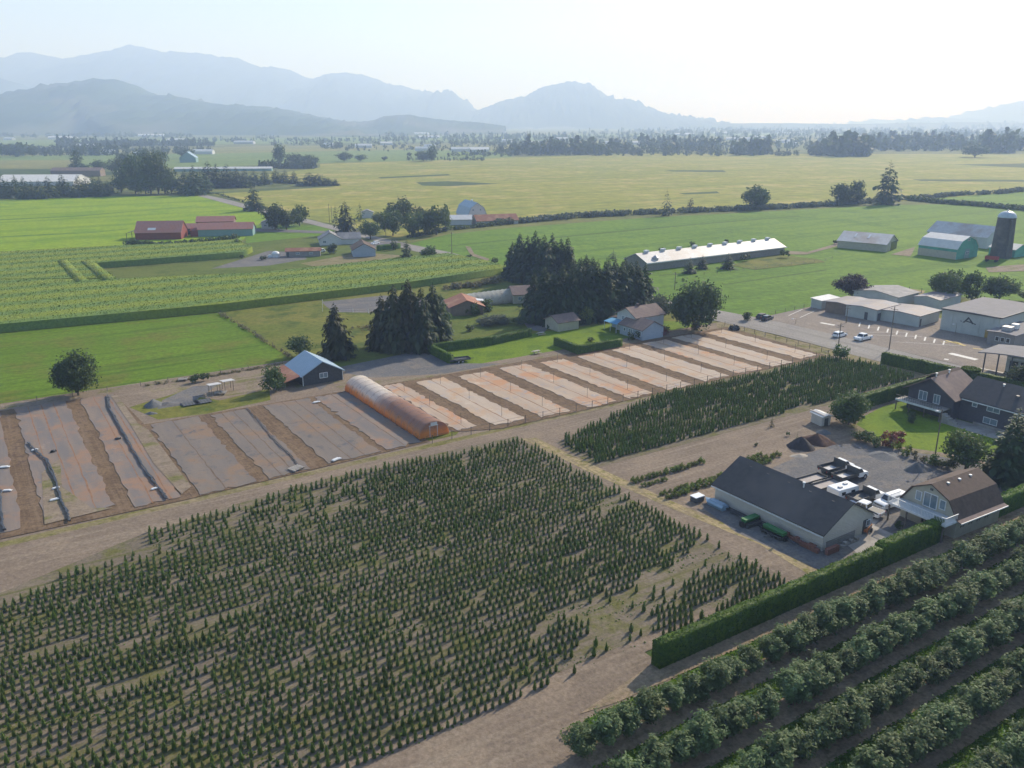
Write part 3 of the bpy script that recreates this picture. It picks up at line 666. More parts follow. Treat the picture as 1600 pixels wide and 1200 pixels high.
# --- clipped hedges
def hedge(pts, wd, h, label, seed=0, px=False, leaf=.16, dens=26, gaps=0):
    """pts along the hedge in farm grid; a clipped body with small leaf tufts all over"""
    rs = np.random.RandomState(seed+5); mb = MB(); P = [np.array(W(*p) if px else U(*p)) for p in pts]
    org = P[0]; LP = []; LN = []
    for i in range(len(P)-1):
        a, b = P[i]-org, P[i+1]-org; L = np.linalg.norm(b-a); d = (b-a)/L; n = np.array((-d[1], d[0]))
        e = wd*.5-.06; a2 = a-d*(e if i else 0); 
        m = max(2, int(L/1.2)); hs = [h*(1+.03*math.sin(k*2.1)+rs.uniform(-.02, .02)) for k in range(m+1)]
        for k in range(m):
            p, q = a2+(b-a2)*k/m, a2+(b-a2)*(k+1)/m
            g0, g1 = hs[k]-.06, hs[k+1]-.06
            base = [(*(p-n*e), 0), (*(q-n*e), 0), (*(q+n*e), 0), (*(p+n*e), 0)]
            top = [(*(p-n*e*.9), g0), (*(q-n*e*.9), g1), (*(q+n*e*.9), g1), (*(p+n*e*.9), g0)]
            mb.add(base+top, [(4,5,6,7),(0,1,5,4),(3,7,6,2)]+([(0,4,7,3)] if k == 0 else [])+([(1,2,6,5)] if k == m-1 else []))
        cnt = int(L*(2*h+wd)*dens)
        t = rs.rand(cnt); s = rs.rand(cnt)*(2*h+wd)
        xy = a2[None]+(b-a2)[None]*t[:, None]; hh = np.interp(t*m, range(m+1), hs)
        off = np.where(s < h, -wd/2, np.where(s > h+wd, wd/2, s-h-wd/2)); z = np.where(s < h, s, np.where(s > h+wd, s-h-wd, hh))
        z = np.minimum(z, hh); seg = np.where(np.sin(t*L*1.9)*.5+np.sin(t*L*.7) > 1.25, -.05, 0)
        LP.append(np.concatenate([xy+n[None]*(off*(1-.08*z/h))[:, None], (z+seg)[:, None]], 1))
        nn = np.zeros((cnt, 3)); nn[:, :2] = n[None]*np.sign(off)[:, None]; istop = (s > h) & (s < h+wd); nn[istop] = (0, 0, 1)
        LN.append(nn)
        for (pp, dd) in ((a2, -d), (b, d)):
            c2 = int(h*wd*dens); LP.append(np.concatenate([pp[None]+n[None]*((rs.rand(c2)-.5)*wd)[:, None]+dd[None]*.03, (rs.rand(c2)*h)[:, None]], 1)); LN.append(np.tile([dd[0], dd[1], 0], (c2, 1)))
    Pq = np.concatenate(LP); V, Fc = leaves(Pq, np.concatenate(LN), leaf, rs); mb.arr(V, Fc)
    o = mb.obj('clipped_hedge', M['hedge']); o.location = (org[0], org[1], 0)
    return tag(o, label, 'hedge')
hedge([(49.3,50.7),(83.8,50.7)], 1.3, 2.75, 'long tall clipped hedge between the cedar field and the orchard', 1)
hedge([(84.2,50.9),(96.5,50.9)], 1.5, 2.95, 'clipped hedge section beside the concrete pad, ending at the garage', 2)
hedge([(108.8,50.6),(150,50.6)], 1.5, 2.6, 'tall clipped hedge running from the garage to the right edge', 3)
hedge([(1378,568),(1440,582),(1505,597),(1620,622)], 1.6, 2.6, 'long hedge along the road above the dark house', 4, px=True)
hedge([(131.5,87.6),(154.5,88.2)], 1.4, 2.6, 'shaded hedge between the dense nursery block and the lawn', 5)
hedge([(705,568),(672,551),(770,538),(828,525)], 1.4, 2.0, 'bent garden hedge beside the gravel lot', 6, px=True, dens=18)
hedge([(868,539),(903,553),(970,541)], 1.3, 1.9, 'L-shaped clipped hedge in front of the pale blue house', 7, px=True, dens=18)
hedge([(760,360),(640,384)], 1.0, 1.4, 'x', 8, px=True, dens=8) if 0 else None
hedge([(590,392),(625,388)], 1.4, 2.2, 'small dark hedge beside the road at the brown-roofed farmhouse', 8, px=True, dens=12)
# round drum-shaped hedge
def drum():
    rs = np.random.RandomState(3); n = 2600; a = rs.rand(n)*2*PI; z = rs.rand(n)*2.9; r = 1.75
    P = np.stack([np.cos(a)*r, np.sin(a)*r, z], 1); N = np.stack([np.cos(a), np.sin(a), 0*a], 1)
    m = 900; q = np.sqrt(rs.rand(m))*r; b = rs.rand(m)*2*PI; P2 = np.stack([np.cos(b)*q, np.sin(b)*q, np.full(m, 2.9)], 1); N2 = np.tile([0, 0, 1.], (m, 1))
    V, Fc = leaves(np.concatenate([P, P2]), np.concatenate([N, N2]), .2, rs)
    mb = MB().arr(V, Fc); mb.cyl(0, 0, 0, 2.82, 1.66, 20)
    o = mb.obj('drum_hedge', M['hedge']); p = W(1514, 597); o.location = (p[0], p[1], 0)
    tag(o, 'round drum-shaped clipped hedge by the road above the dark house', 'hedge')
drum()

# --- corn: real height, rows of tassels
M['corn'] = field('corn_leaf', (.27, .33, .085), (.24, .30, .075), None, .03, .35, None, fine=1.5, stripe=(13.0, (.13, .20, .05), .5))
def cornleaf(tone=None, name='corn_tassel'):
    m, nt, p, vec = base_mat(name, .8, .1)
    wv = nt.nodes.new('ShaderNodeTexWave'); wv.bands_direction = 'Y'; wv.inputs['Scale'].default_value = PI*2/20/13.0
    wv.inputs['Distortion'].default_value = .8; wv.inputs['Detail'].default_value = 2; wv.inputs['Detail Scale'].default_value = .5
    nt.links.new(rotmap(nt, vec, AX), wv.inputs[0])
    col = ramp2(nt, wv.outputs['Fac'], (.30, .33, .075) if tone is None else tone, (.12, .185, .035), .2, .8)
    geo = nt.nodes.new('ShaderNodeNewGeometry'); col = ramp2(nt, geo.outputs['Random Per Island'], col, (.13, .19, .04), .8, 1.2)
    nt.links.new(col, p.inputs['Base Color']); return m
M['tassel'] = cornleaf()
def inpoly(P, poly):
    x, y = P[:, 0], P[:, 1]; c = np.zeros(len(P), bool); n = len(poly)
    for i in range(n):
        (x1, y1), (x2, y2) = poly[i], poly[i-1]
        c ^= ((y1 > y) != (y2 > y)) & (x < (x2-x1)*(y-y1)/(y2-y1+1e-12)+x1)
    return c
def corn(poly, seed, h=2.3, mt='tassel'):
    pw = [W(*p) for p in poly]; ar = sum(pw[i-1][0]*pw[i][1]-pw[i][0]*pw[i-1][1] for i in range(len(pw)))
    if ar < 0: pw = pw[::-1]
    mb = MB().prism(pw, 'z', 0, h-.12); rs = np.random.RandomState(seed)
    pu = np.array([toU(p) for p in pw]); lo, hi = pu.min(0), pu.max(0); n = int((hi-lo).prod()*4.5); n = min(n, 230000)
    Q = lo+rs.rand(n, 2)*(hi-lo); Q[:, 1] = np.round(Q[:, 1]/.9)*.9+rs.randn(n)*.08
    Q = Q[inpoly(Q, pu)]; X = Q[:, 0]*CA-Q[:, 1]*SA; Y = Q[:, 0]*SA+Q[:, 1]*CA
    P = np.stack([X, Y, np.full(len(X), h-.1)+rs.randn(len(X))*.12], 1); N = sphere_pts(len(P), rs); N[:, 2] = .9
    V, Fc = leaves(P, N*1.6, .27, rs, 1.2); mb.arr(V, Fc)
    tag(mb.obj('corn_field', [M['corn'], M[mt]]), kind='stuff')
    ob = C.objects[-1]; n0 = len(V)//4
    idx = np.zeros(len(ob.data.polygons), np.int32)
    tot = np.zeros(len(idx), np.int32); ob.data.polygons.foreach_get('loop_total', tot)
    idx[:n0] = 1; ob.data.polygons.foreach_set('material_index', idx)
    return ob
c1 = corn([(-60,525),(0,520),(345,487),(500,468),(640,451),(795,427),(760,416),(700,404),(640,409),(560,419),(400,436),(185,446),(0,447),(-60,447)], 1)
tag(c1, 'large striped corn field crossing the left half', 'corn')
c2 = corn([(-60,446),(60,446),(183,444),(150,420),(190,417),(380,402),(395,394),(365,382),(300,387),(180,392),(0,402),(-60,407)], 2)
tag(c2, 'upper striped corn field below the bright meadow', 'corn')
M['tassel_ripe'] = surf('ripe_tassel', (.32, .31, .09), (.24, .26, .07), .6, .8, .1)
c3 = corn([(92,418),(106,416),(138,448),(121,452)], 3, 2.55, 'tassel_ripe'); tag(c3, 'left of two ripe yellow slanting swaths in the corn', 'corn')
c4 = corn([(128,418),(147,417),(180,446),(162,449)], 4, 2.55, 'tassel_ripe'); tag(c4, 'right of two ripe yellow slanting swaths in the corn', 'corn')

# --- nursery cedars
def cedar_mesh(seed, fine=True):
    rs = np.random.RandomState(seed); mb = MB(); prof = [(0, .55), (.18, .95), (.42, .82), (.72, .45), (1.0, .05)]
    n = 6; vs = []; fs = []
    for z, r in prof:
        for k in range(n): a = 2*PI*k/n+z; vs.append((math.cos(a)*r*.19, math.sin(a)*r*.19, z))
    for i in range(len(prof)-1):
        for k in range(n): fs.append((i*n+k, i*n+(k+1) % n, (i+1)*n+(k+1) % n, (i+1)*n+k))
    m = 70 if fine else 22
    z = rs.rand(m)**1.15*.95; r = np.interp(z, [p[0] for p in prof], [p[1] for p in prof])*.22; a = rs.rand(m)*2*PI
    P = np.stack([np.cos(a)*r, np.sin(a)*r, z+.02], 1); T = np.stack([np.cos(a)*.35, np.sin(a)*.35, np.full(m, 1.)], 1); S = np.stack([-np.sin(a), np.cos(a), 0*a], 1)
    L = (.13 if fine else .2)*(.6+.8*rs.rand(m, 1)); Wd = (.045 if fine else .085)
    V = np.stack([P-S*Wd, P+S*Wd, P+T*L], 1).reshape(-1, 3); mb.add(vs, fs)
    return np.array(vs), np.array(fs), V, np.arange(3*m).reshape(-1, 3)
CED = [cedar_mesh(i, True) for i in range(4)]; CEDL = [cedar_mesh(i+9, False) for i in range(4)]
front = [(-30,60),(28,53),(50,54.2),(72.2,53.6),(72.6,64),(71.6,108.3),(50,109.2),(35,109.6),(28,107.4),(14,107),(13,101.3),(5,101),(-3,97.5),(-30,88)]
bare = [toU(W(*p)) for p in [(1150,858),(1095,835),(1078,862),(1050,885),(1000,900),(985,925),(905,940),(860,958),(838,985),(830,1010),(880,962),(925,975),(915,1010),(880,1045),(860,1075),(838,1110),(825,1180),(1000,1100),(1025,1040),(1010,1005),(1030,960),(1055,930),(1080,905),(1180,875)]]
back = [(75.5,93),(159,92.6),(159.5,105),(156,113),(106,112.8),(92,109),(76,103.5)]
spots = []
def rows(poly, dv, du, size, seed, keep, bareP=None, gapp=.05):
    rs = np.random.RandomState(seed); a = np.array(poly); u0, v0 = a.min(0); u1, v1 = a.max(0)
    v = v0
    while v < v1:
        u = u0+rs.rand()*du; gap = 0; ph = rs.rand()*9
        while u < u1:
            u += du
            if gap > 0: gap -= 1; continue
            if rs.rand() < gapp*.12: gap = rs.randint(3, 12)
            q = np.array([[u, v]])
            if not inpoly(q, poly)[0] or rs.rand() > keep(u, v): continue
            if bareP is not None and inpoly(q, bareP)[0] and rs.rand() > .13: continue
            patch = .5+.5*math.sin(u*.11+v*.23+seed)*math.cos(v*.17-u*.05)
            spots.append((u+rs.randn()*.04, v+rs.randn()*.035, size*(.8+.16*patch+rs.randn()*.10), seed, patch))
        v += dv
rows(front, 1.12, .76, 1.12, 1, lambda u, v: .62 if (v > 98 and u < 45) else (.93 if v < 104 else .85), bare, .035)
rows(back, 1.15, .68, 1.3, 2, lambda u, v: .9)
rs_ = np.random.RandomState(77)
pos = np.array([[*U(s[0], s[1]), max(.35, s[2])] for s in spots])
# survey pixel of every tree: in-frame trees ordered by nearness
dcam = np.array([p[1]*CP+CAM_H*SP for p in pos]); px = 800+F_PX*pos[:, 0]/dcam
py = 600+F_PX*(CAM_H*CP-pos[:, 1]*SP)/dcam
inside = (px > 4) & (px < 1596) & (py < 1196)
order = np.argsort(-(inside*1e6)-pos[:, 2]*1e3/dcam*1.0)
near = [i for i in order[:300]]
nearset = set(near)
cmesh = []
for vs, fs, V, F3 in CED:
    mb = MB(); mb.arr(vs, fs); mb.arr(V, F3); cmesh.append(mb.mesh('nursery_cedar', M['cedar']))
for i in near:
    o = bpy.data.objects.new('nursery_cedar', cmesh[i % 4]); link(o); s = pos[i, 2]
    o.location = (pos[i, 0], pos[i, 1], 0); o.scale = (s*rnd.uniform(.85, 1.1),)*2+(s,); o.rotation_euler = (0, 0, rnd.uniform(0, 6.28))
    tag(o, 'small cone-shaped cedar among the nearest ones in the planted rows', 'cedar', 'nearest cedars of the front nursery field')
mb = MB(); Vq = []; Fq = []; Vt = []; Ft = []; kq = kt = 0
for i in range(len(pos)):
    if i in nearset or px[i] < -120 or px[i] > 1720: continue
    vs, fs, V, F3 = (CED if dcam[i] < 95 else CEDL)[i % 4]; s = pos[i, 2]; a = rs_.rand()*6.28; c, n = math.cos(a), math.sin(a)
    Rm = np.array([[c, n, 0], [-n, c, 0], [0, 0, 1]])*np.array([s*rs_.uniform(.85, 1.15)]*2+[s])
    off = np.array([pos[i, 0], pos[i, 1], 0])
    Vq.append(vs@Rm+off); Fq.append(fs+kq); kq += len(vs); Vt.append(V@Rm+off); Ft.append(F3+kt); kt += len(V)
mb.arr(np.concatenate(Vq), np.concatenate(Fq)); mb.arr(np.concatenate(Vt), np.concatenate(Ft))
tag(mb.obj('nursery_cedars', M['cedar']), 'thousands of small cone-shaped cedars in rows across the nursery fields', 'cedars', None, 'stuff')
print('cedars', len(pos))
# low weeds between the rows
mb = MB(); n = 26000; Q = np.stack([rs_.uniform(-20, 73, n), np.round(rs_.uniform(54, 108, n)/1.5)*1.5+rs_.randn(n)*.25], 1); Q = Q[inpoly(Q, front)]
Q = Q[(np.sin(Q[:, 0]*.3+Q[:, 1]*.7)+rs_.randn(len(Q))*.5) > .55]
P = np.stack([Q[:, 0]*CA-Q[:, 1]*SA, Q[:, 0]*SA+Q[:, 1]*CA, np.full(len(Q), .08)], 1); V, Fc = leaves(P, sphere_pts(len(P), rs_), .24, rs_); V[:, 2] = np.maximum(V[:, 2], .07)
mb.arr(V, Fc); tag(mb.obj('weeds', M['hedge']), 'low weeds growing between the rows of the front nursery field', 'weeds', None, 'stuff')
# young shrub rows
def shrubrow(u0, u1, v, step, size, label):
    k = 0; u = u0; out = []
    cm, _ = proto('bush:y', 1, 2)
    while u < u1:
        o = bpy.data.objects.new('young_shrub', cm); link(o); o.location = (*U(u, v), 0); s = size*1.3*rnd.uniform(.8, 1.15)
        o.scale = (s, s, s*.8); o.rotation_euler = (0, 0, rnd.uniform(0, 6)); tag(o, label, 'shrub', 'young shrubs in rows above the grey shop'); u += step
lab = 'small round shrub in the short rows left of the grey shop'
for args in ((76.3,90,84.8,.8,.95),(76.4,81,83.0,.85,.7),(76.6,99,79.5,.85,.75),(76.6,81,78.2,.8,.95),(81.5,87,78.4,.8,.95),(95,99.5,81.5,.8,.85),(97,102,80.4,.8,.95)): shrubrow(*args, lab)

# --- orchard
def orchard_proto(seed):
    rs = np.random.RandomState(seed); Ps = []; n = 3800; t = MB()
    t.tube([(0, 0, 0), (.03, 0, .7)], [.09, .07], 6)
    for k in range(34):
        a = rs.rand()*2*PI; r = rs.uniform(.15, 1.25); z0 = .55+rs.rand()*.35; hh = rs.uniform(1.0, 2.4)*(1.15-r*.28)
        b = np.array([math.cos(a)*r*.35, math.sin(a)*r*.35, z0]); e = np.array([math.cos(a)*r, math.sin(a)*r, z0+hh])
        if k < 10: t.tube([(0, 0, .6), tuple(b+(e-b)*.3), tuple(e)], [.05, .03, .01], 4)
        m = n//34; s = rs.rand(m)**.8; P = b+(e-b)*s[:, None]+rs.randn(m, 3)*np.array([.15, .15, .12]); Ps.append(P)
    P = np.concatenate(Ps); P[:, 2] = np.maximum(P[:, 2], .35)
    N = P-np.array([0, 0, 1.2]); N /= np.linalg.norm(N, axis=1, keepdims=True); V, Fc = leaves(P, N, .135, rs, 1.8, .4)
    return MB().arr(V, Fc).mesh('crown', M['orchard']), t.mesh('trunk', M['bark'])
OP = [orchard_proto(i) for i in range(6)]
for r_, v in enumerate([45, 40, 35, 30, 25]):
    u = 36.0+r_*.7
    while u < 122:
        p = U(u+rnd.uniform(-.25, .25), v+rnd.uniform(-.15, .15)); d = p[1]*CP+CAM_H*SP; X = 800+F_PX*p[0]/d; Y = 600+F_PX*(CAM_H*CP-p[1]*SP)/d
        u += 2.55+rnd.uniform(-.35, .4)
        if X < -60 or X > 1680 or Y > 1290: continue
        cm, tm = OP[rnd.randrange(6)]; o = empty('fruit_tree', p, 'leafy grey green fruit tree in the %s orchard row' % ['first, against the clipped hedge,', 'second', 'third', 'fourth', 'fifth, lowest'][r_], 'fruit tree', rnd.uniform(0, 6.28), 'fruit trees of orchard row %d' % (r_+1))
        s = rnd.uniform(.78, 1.08); o.scale = (s*1.42, s*1.42, s*1.12)
        link(bpy.data.objects.new('crown', cm), o); link(bpy.data.objects.new('trunk', tm), o)
# grass tufts in the orchard lanes
mb = MB(); n = 26000; vv = rs_.choice([48.3, 43.3, 38.3, 33.3, 28.3], n)-rs_.rand(n)*2.3; Q = np.stack([rs_.uniform(36, 120, n), vv], 1)
P = np.stack([Q[:, 0]*CA-Q[:, 1]*SA, Q[:, 0]*SA+Q[:, 1]*CA, np.full(n, .3)], 1); V, Fc = leaves(P, sphere_pts(n, rs_), .2, rs_, 1.6); V[:, 2] = np.maximum(V[:, 2], .25)-.0
mb.arr(V, Fc); tag(mb.obj('grass_tufts', M['hedge']), 'tall grass tufts in the lanes between orchard rows', 'grass', None, 'stuff')

# ------------------------------------------------------------------ nursery beds
def bedmat(name, c1, c2, c3, ca):
    m, nt, p, vec = base_mat(name, .85, .15)
    v2 = rotmap(nt, vec, AX+PI/2, (.12, .9, 1))
    col = ramp2(nt, noise(nt, v2, .5, 5, .65), c1, c2, .38, .62)
    col = ramp2(nt, noise(nt, vec, .13, 5, .7), col, c3, .5, .62)
    col = ramp2(nt, noise(nt, vec, .28, 7, .78), col, ca, .55, .64)
    col = ramp2(nt, noise(nt, vec, .21, 5, .7), tuple(min(.5, x*1.25) for x in c1), col, .30, .38)
    col = ramp2(nt, noise(nt, vec, 2.6, 4, .7), col, tuple(x*.8 for x in c1), .55, .8)
    nt.links.new(col, p.inputs['Base Color']); return m
M['bed_pale'] = bedmat('pale_bed_fabric', (.40, .315, .24), (.33, .265, .21), (.41, .225, .125), (.27, .255, .26))
M['bed_pale2'] = bedmat('white_bed_fabric', (.42, .345, .275), (.37, .30, .24), (.41, .28, .18), (.33, .31, .30))
M['bed_blue'] = bedmat('slate_bed_fabric', (.15, .132, .12), (.185, .155, .13), (.21, .145, .10), (.10, .098, .105))
M['bed_mauve'] = bedmat('mauve_bed_fabric', (.215, .17, .14), (.155, .14, .135), (.25, .16, .11), (.14, .14, .145))
M['bedline'] = surf('rusty_soil_line', (.20, .11, .07), (.26, .16, .10), .8, .95, .1)
M['bedline_d'] = surf('dark_soil_line', (.12, .085, .065), (.16, .12, .09), .8, .95, .1)
M['hose'] = surf('black_plastic_roll', (.03, .035, .045), (.05, .055, .065), 3, .45, .4)
M['hose_g'] = surf('grey_plastic_sheet', (.13, .15, .18), (.10, .11, .13), 2, .5, .4)
sheet('bed_furrows', [(64.5,117.2),(72,114.2),(158,114.2),(160,146),(64.5,148)], M['rut'], px=False)
sheet('bed_furrows', [(-12,115),(20,114),(59,115.4),(57,148.5),(21.5,149.5),(20,170.8),(-12,171.5)], M['rut'], px=False)
ZB = _z[0]+.03; _z[0] += .08
def bed(u0, u1, v0, v1, m, label, line=.5, seed=0, lm='bedline'):
    rs = np.random.RandomState(seed+60); n = 34; P = []
    def side(a, b, k, amp):
        return [(a[0]+(b[0]-a[0])*i/k+rs.randn()*amp[0], a[1]+(b[1]-a[1])*i/k+rs.randn()*amp[1]) for i in range(k)]
    P = side((u0, v0), (u1, v0), 8, (.0, .22))+side((u1, v0), (u1, v1), n, (.17, 0))+side((u1, v1), (u0, v1), 8, (0, .2))+side((u0, v1), (u0, v0), n, (.17, 0))
    z = ZB; b = MB(); q = [U(*p) for p in P]
    b.prism(q, 'z', z-.025, z+.035)
    o = b.obj('fabric_bed', M[m]); tag(o, label, 'nursery bed', None)
    l = MB()
    for t in (line,) if not isinstance(line, tuple) else line:
        um = u0+(u1-u0)*t; A = [(um-.09+rs.randn()*.04, v0+(v1-v0)*i/20) for i in range(21)]; B = [(a[0]+rs.uniform(.10, .26), a[1]) for a in A][::-1]
        l.add([(*U(*p), z+.042) for p in A+B], [tuple(range(len(A+B)))])
    l.obj('seam', M[lm], o)
    return o
ordn = ['first', 'second', 'third', 'fourth', 'fifth', 'sixth', 'seventh', 'eighth', 'ninth', 'tenth', 'eleventh']
lows = [(65.2,68.9),(71.9,78.2),(80.9,87.5),(91.0,97.9),(100.9,107.0),(110.6,117.2),(120.8,127.9),(130.7,137.8),(140.5,147.0),(150.6,156.7)]
for i, (a, b) in enumerate(lows):
    v0 = [117.4,116.0,115.1,114.8,114.9,114.8,115.1,115.1,114.7,115.6][i]; v1 = [147.2,146,145,145.2,144.2,143.8,144.1,144.6,145,144][i]
    bed(a, b, v0, v1, 'bed_pale2' if i in (1, 6, 8, 9) else 'bed_pale', 'pale fabric-covered nursery bed, %s one right of the orange hoop greenhouse' % ordn[i], .5, i)
bed(22.3, 30.3, 114.7, 148.6, 'bed_blue', 'slate grey fabric bed right of the long black plastic roll', .45, 21, 'bedline_d')
bed(32.2, 38.6, 114.9, 148.0, 'bed_blue', 'slate grey fabric bed, second left of the greenhouse shadow', (.3, .62), 22, 'bedline_d')
bed(41.6, 50.2, 115.6, 148.0, 'bed_blue', 'wide slate grey fabric bed with a pinkish lower end', (.42, .7), 23, 'bedline_d')
bed(51.4, 57.9, 116.0, 147.6, 'bed_mauve', 'mauve fabric bed lying half in the greenhouse shadow', .5, 24, 'bedline_d')
bed(3.4, 11.6, 117.5, 171.0, 'bed_mauve', 'faded bed with a black plastic roll between two brown ruts', (.25, .5, .75), 25, 'bedline')
bed(14.0, 19.8, 115.2, 170.6, 'bed_mauve', 'faded brown and grey bed left of the long black plastic roll', (.4, .8), 26, 'bedline')
bed(-9.5, .8, 116.5, 171.2, 'bed_mauve', 'faded bed cut by the left picture edge', .5, 27, 'bedline')
sheet('bare_patch', [(3.2,116),(4.5,135),(7.5,140),(6.5,128),(9,118),(11.5,116.5)], M['track'], px=False, z=ZB+.06)
sheet('bare_patch', [(20.2,116),(22.0,118),(21.5,146),(20.6,150),(20.3,170),(19.2,169.5),(19.4,150),(19.2,130)], M['track'], px=False, z=ZB+.07)
def roll(pts, r, label, seed, strands=3):
    rs = np.random.RandomState(seed); mb = MB()
    for s in range(strands):
        q = []; 
        for i in range(len(pts)-1):
            for k in range(8):
                t = k/8; x = pts[i][0]+(pts[i+1][0]-pts[i][0])*t+(s-1)*1.6*math.sin(i*1.3+t*1.3+s); y = pts[i][1]+(pts[i+1][1]-pts[i][1])*t; q.append((x, y))
        q.append(pts[-1])
        P = [(*W(a+rs.uniform(-1, 1)*(1.2+s*.5), b), ZB+.1+r*.6+rs.uniform(0, .06)) for a, b in q]
        mb.tube(P, [r*.62*rs.uniform(.6, 1.2) for _ in P], 6)
    tag(mb.obj('plastic_roll', [M['hose']]), label, 'plastic roll')
roll([(168,620),(172,640),(188,668),(205,700),(228,740),(250,768),(262,783)], .16, 'long black plastic roll running down between the left beds', 1, 3)
roll([(45,695),(62,712),(75,722),(88,755),(95,785),(106,805),(110,818)], .17, 'crooked black plastic roll on the far left bed', 2, 3)
roll([(0,770),(3,800),(8,832)], .2, 'black plastic roll at the left picture edge', 3, 3)
roll([(385,640),(400,655),(430,690),(455,715),(468,735)], .06, 'thin black hose lying on the slate grey bed', 4, 3)
# loose pallets and white bags on the beds
def clutter(x, y, s, kind, label):
    p = W(x, y); mb = MB()
    if kind == 'pallet':
        for k in range(5): mb.box(-s, s, -s*.8+k*s*.35, -s*.8+k*s*.35+s*.22, .22, .26)
        for k in (-1, 0, 1): mb.box(k*s*.85-.08, k*s*.85+.08, -s*.8, s*.85, .08, .215)
        o = mb.obj('pallet', M['concrete'])
    elif kind == 'board':
        mb.box(-s, s, -s*.35, s*.35, .12, .2); mb.box(-s*.8, s*.6, -s*.2, s*.42, .205, .27); o = mb.obj('board_stack', M['white'])
    else:
        rs = np.random.RandomState(int(x)); d = sphere_pts(40, rs)
        vs = d*np.array([s, s*.7, s*.35])*rs.uniform(.8, 1.1, (40, 1)); vs[:, 2] += s*.3
        mb.box(-s*.6, s*.6, -s*.4, s*.4, .1, .3); V, Fc = leaves(vs, d, s*.8, rs); mb.arr(V, Fc); o = mb.obj('debris_pile', M['darkmetal'])
    o.location = (p[0], p[1], ZB+.02); o.rotation_euler = (0, 0, AX+rnd.uniform(-.5, .5)); tag(o, label, 'pallet' if kind == 'pallet' else kind)
for args in [(495,631,.7,'board','small white board lying at the top of the mauve bed'),(526,721,.8,'board','white board at the foot of the wide slate bed'),(463,735,1.0,'pallet','pallet at the foot of the slate bed with the hose'),
             (55,706,.5,'board','white board beside the crooked plastic roll'),(88,766,.5,'board','white board halfway along the crooked plastic roll'),(8,733,.7,'board','white board on the bed at the left edge, upper'),
             (12,770,.6,'board','white board on the bed at the left edge, lower'),(242,767,.5,'board','white board near the foot of the long plastic roll'),(86,784,.6,'board','white board at the foot of the crooked plastic roll'),
             (286,595,.9,'pallet','pallet by the pasture fence'),(1088,512,1,'debris','dark debris heap under the big roadside tree'),(1148,516,1.2,'debris','rubbish heap at the top corner of the last nursery bed'),
             (185,688,.4,'debris','small dark debris by the long plastic roll'),(84,708,.4,'debris','small dark debris by the crooked plastic roll')]: clutter(*args)
# sprinkler risers and end fence
pm = MB().cyl(0, 0, 0, 1.9, .03, 5).cyl(0, 0, 1.9, 1.98, .07, 6).mesh('sprinkler_riser', M['darkmetal'])
for i, (a, b) in enumerate(lows):
    for v in (119.5, 131, 142):
        o = bpy.data.objects.new('sprinkler_riser', pm); link(o); o.location = (*U((a+b)/2+.3, v+rnd.uniform(-.5, .5)), ZB)
        tag(o, 'thin sprinkler riser standing on the seam of a pale nursery bed', 'sprinkler', 'sprinkler risers on the pale beds')
def fence(pts, label, step=3.6, h=1.5, px=False, pr=.06, mat='wood_pole', wires=2, name='wire_fence'):
    P = [np.array(W(*p) if px else U(*p)) for p in pts]; o = None
    o = empty(name, P[0], label, 'fence'); org = P[0]; wm = MB(); post = MB().cyl(0, 0, 0, h, pr, 6).mesh('post', M[mat])
    for i in range(len(P)-1):
        L = np.linalg.norm(P[i+1]-P[i]); n = max(1, int(L/step))
        for k in range(n+(i == len(P)-2)):
            q = P[i]+(P[i+1]-P[i])*k/n-org; c = bpy.data.objects.new('post', post); link(c, o); c.location = (q[0], q[1], 0)
        for j in range(wires):
            z = h*(.92-.4*j); wm.tube([(*(P[i]-org), z), (*(P[i+1]-org), z)], [.018, .018], 4)
    wm.obj('wire', M['darkmetal'], o); return o
fence([(59,114.6),(150,114.2),(158,114.0)], 'long wire fence along the lower ends of the pale nursery beds')
fence([(160,114),(160.3,147)], 'wire fence beside the road verge at the end of the beds', 3.2, 1.3)
fence([(0,636),(220,604),(345,585),(430,571)], 'wire fence on the lower edge of the left pasture', 5, 1.1, True)
fence([(345,490),(400,525),(455,560)], 'wire fence between the pasture and the rough meadow', 5, 1.1, True)
fence([(504,474),(504,487),(600,490),(690,486)], 'white rail fence round the riding arena', 4, 1.2, True, .06, 'trim')
fence([(1270,479),(1196,495)], 'wire fence at the left end of the school parking lot', 4, 1.2, True)
fence([(1398,462),(1420,456),(1500,466),(1700,492)], 'dark fence behind the school between lot and green field', 3, 1.6, True, .08, 'darkmetal', 3)
fence([(1100,430),(1290,408),(1300,404)], 'low fence in the green field below the long barn', 6, 1.0, True)
fence([(1404,709),(1440,727),(1470,738)], 'iron garden fence at the lawn edge', 1.6, .9, True, .03, 'darkmetal', 2)

# ------------------------------------------------------------------ buildings
def bmat(name, c, c2=None, sc=1.5, rough=.85, ribs=None, metal=0, spec=.25, c3=None, s3=.3):
    m = surf(name, c, c2, sc, rough, spec, metal, c3, s3)
    if ribs:
        nt = m.node_tree; p = nt.nodes['Principled BSDF']; tc = nt.nodes['Texture Coordinate'] if 'Texture Coordinate' in nt.nodes else nt.nodes.new('ShaderNodeTexCoord')
        wv = nt.nodes.new('ShaderNodeTexWave'); wv.bands_direction = ribs[0]; wv.inputs['Scale'].default_value = PI*2/20/ribs[1]
        nt.links.new(tc.outputs['Object'], wv.inputs[0]); b = nt.nodes.new('ShaderNodeBump'); b.inputs['Strength'].default_value = .7; b.inputs['Distance'].default_value = .05
        nt.links.new(wv.outputs['Fac'], b.inputs['Height']); nt.links.new(b.outputs[0], p.inputs['Normal'])
    return m
M['w_white'] = bmat('wall_white', (.52, .54, .55), (.46, .48, .5), ribs=('Z', .3))
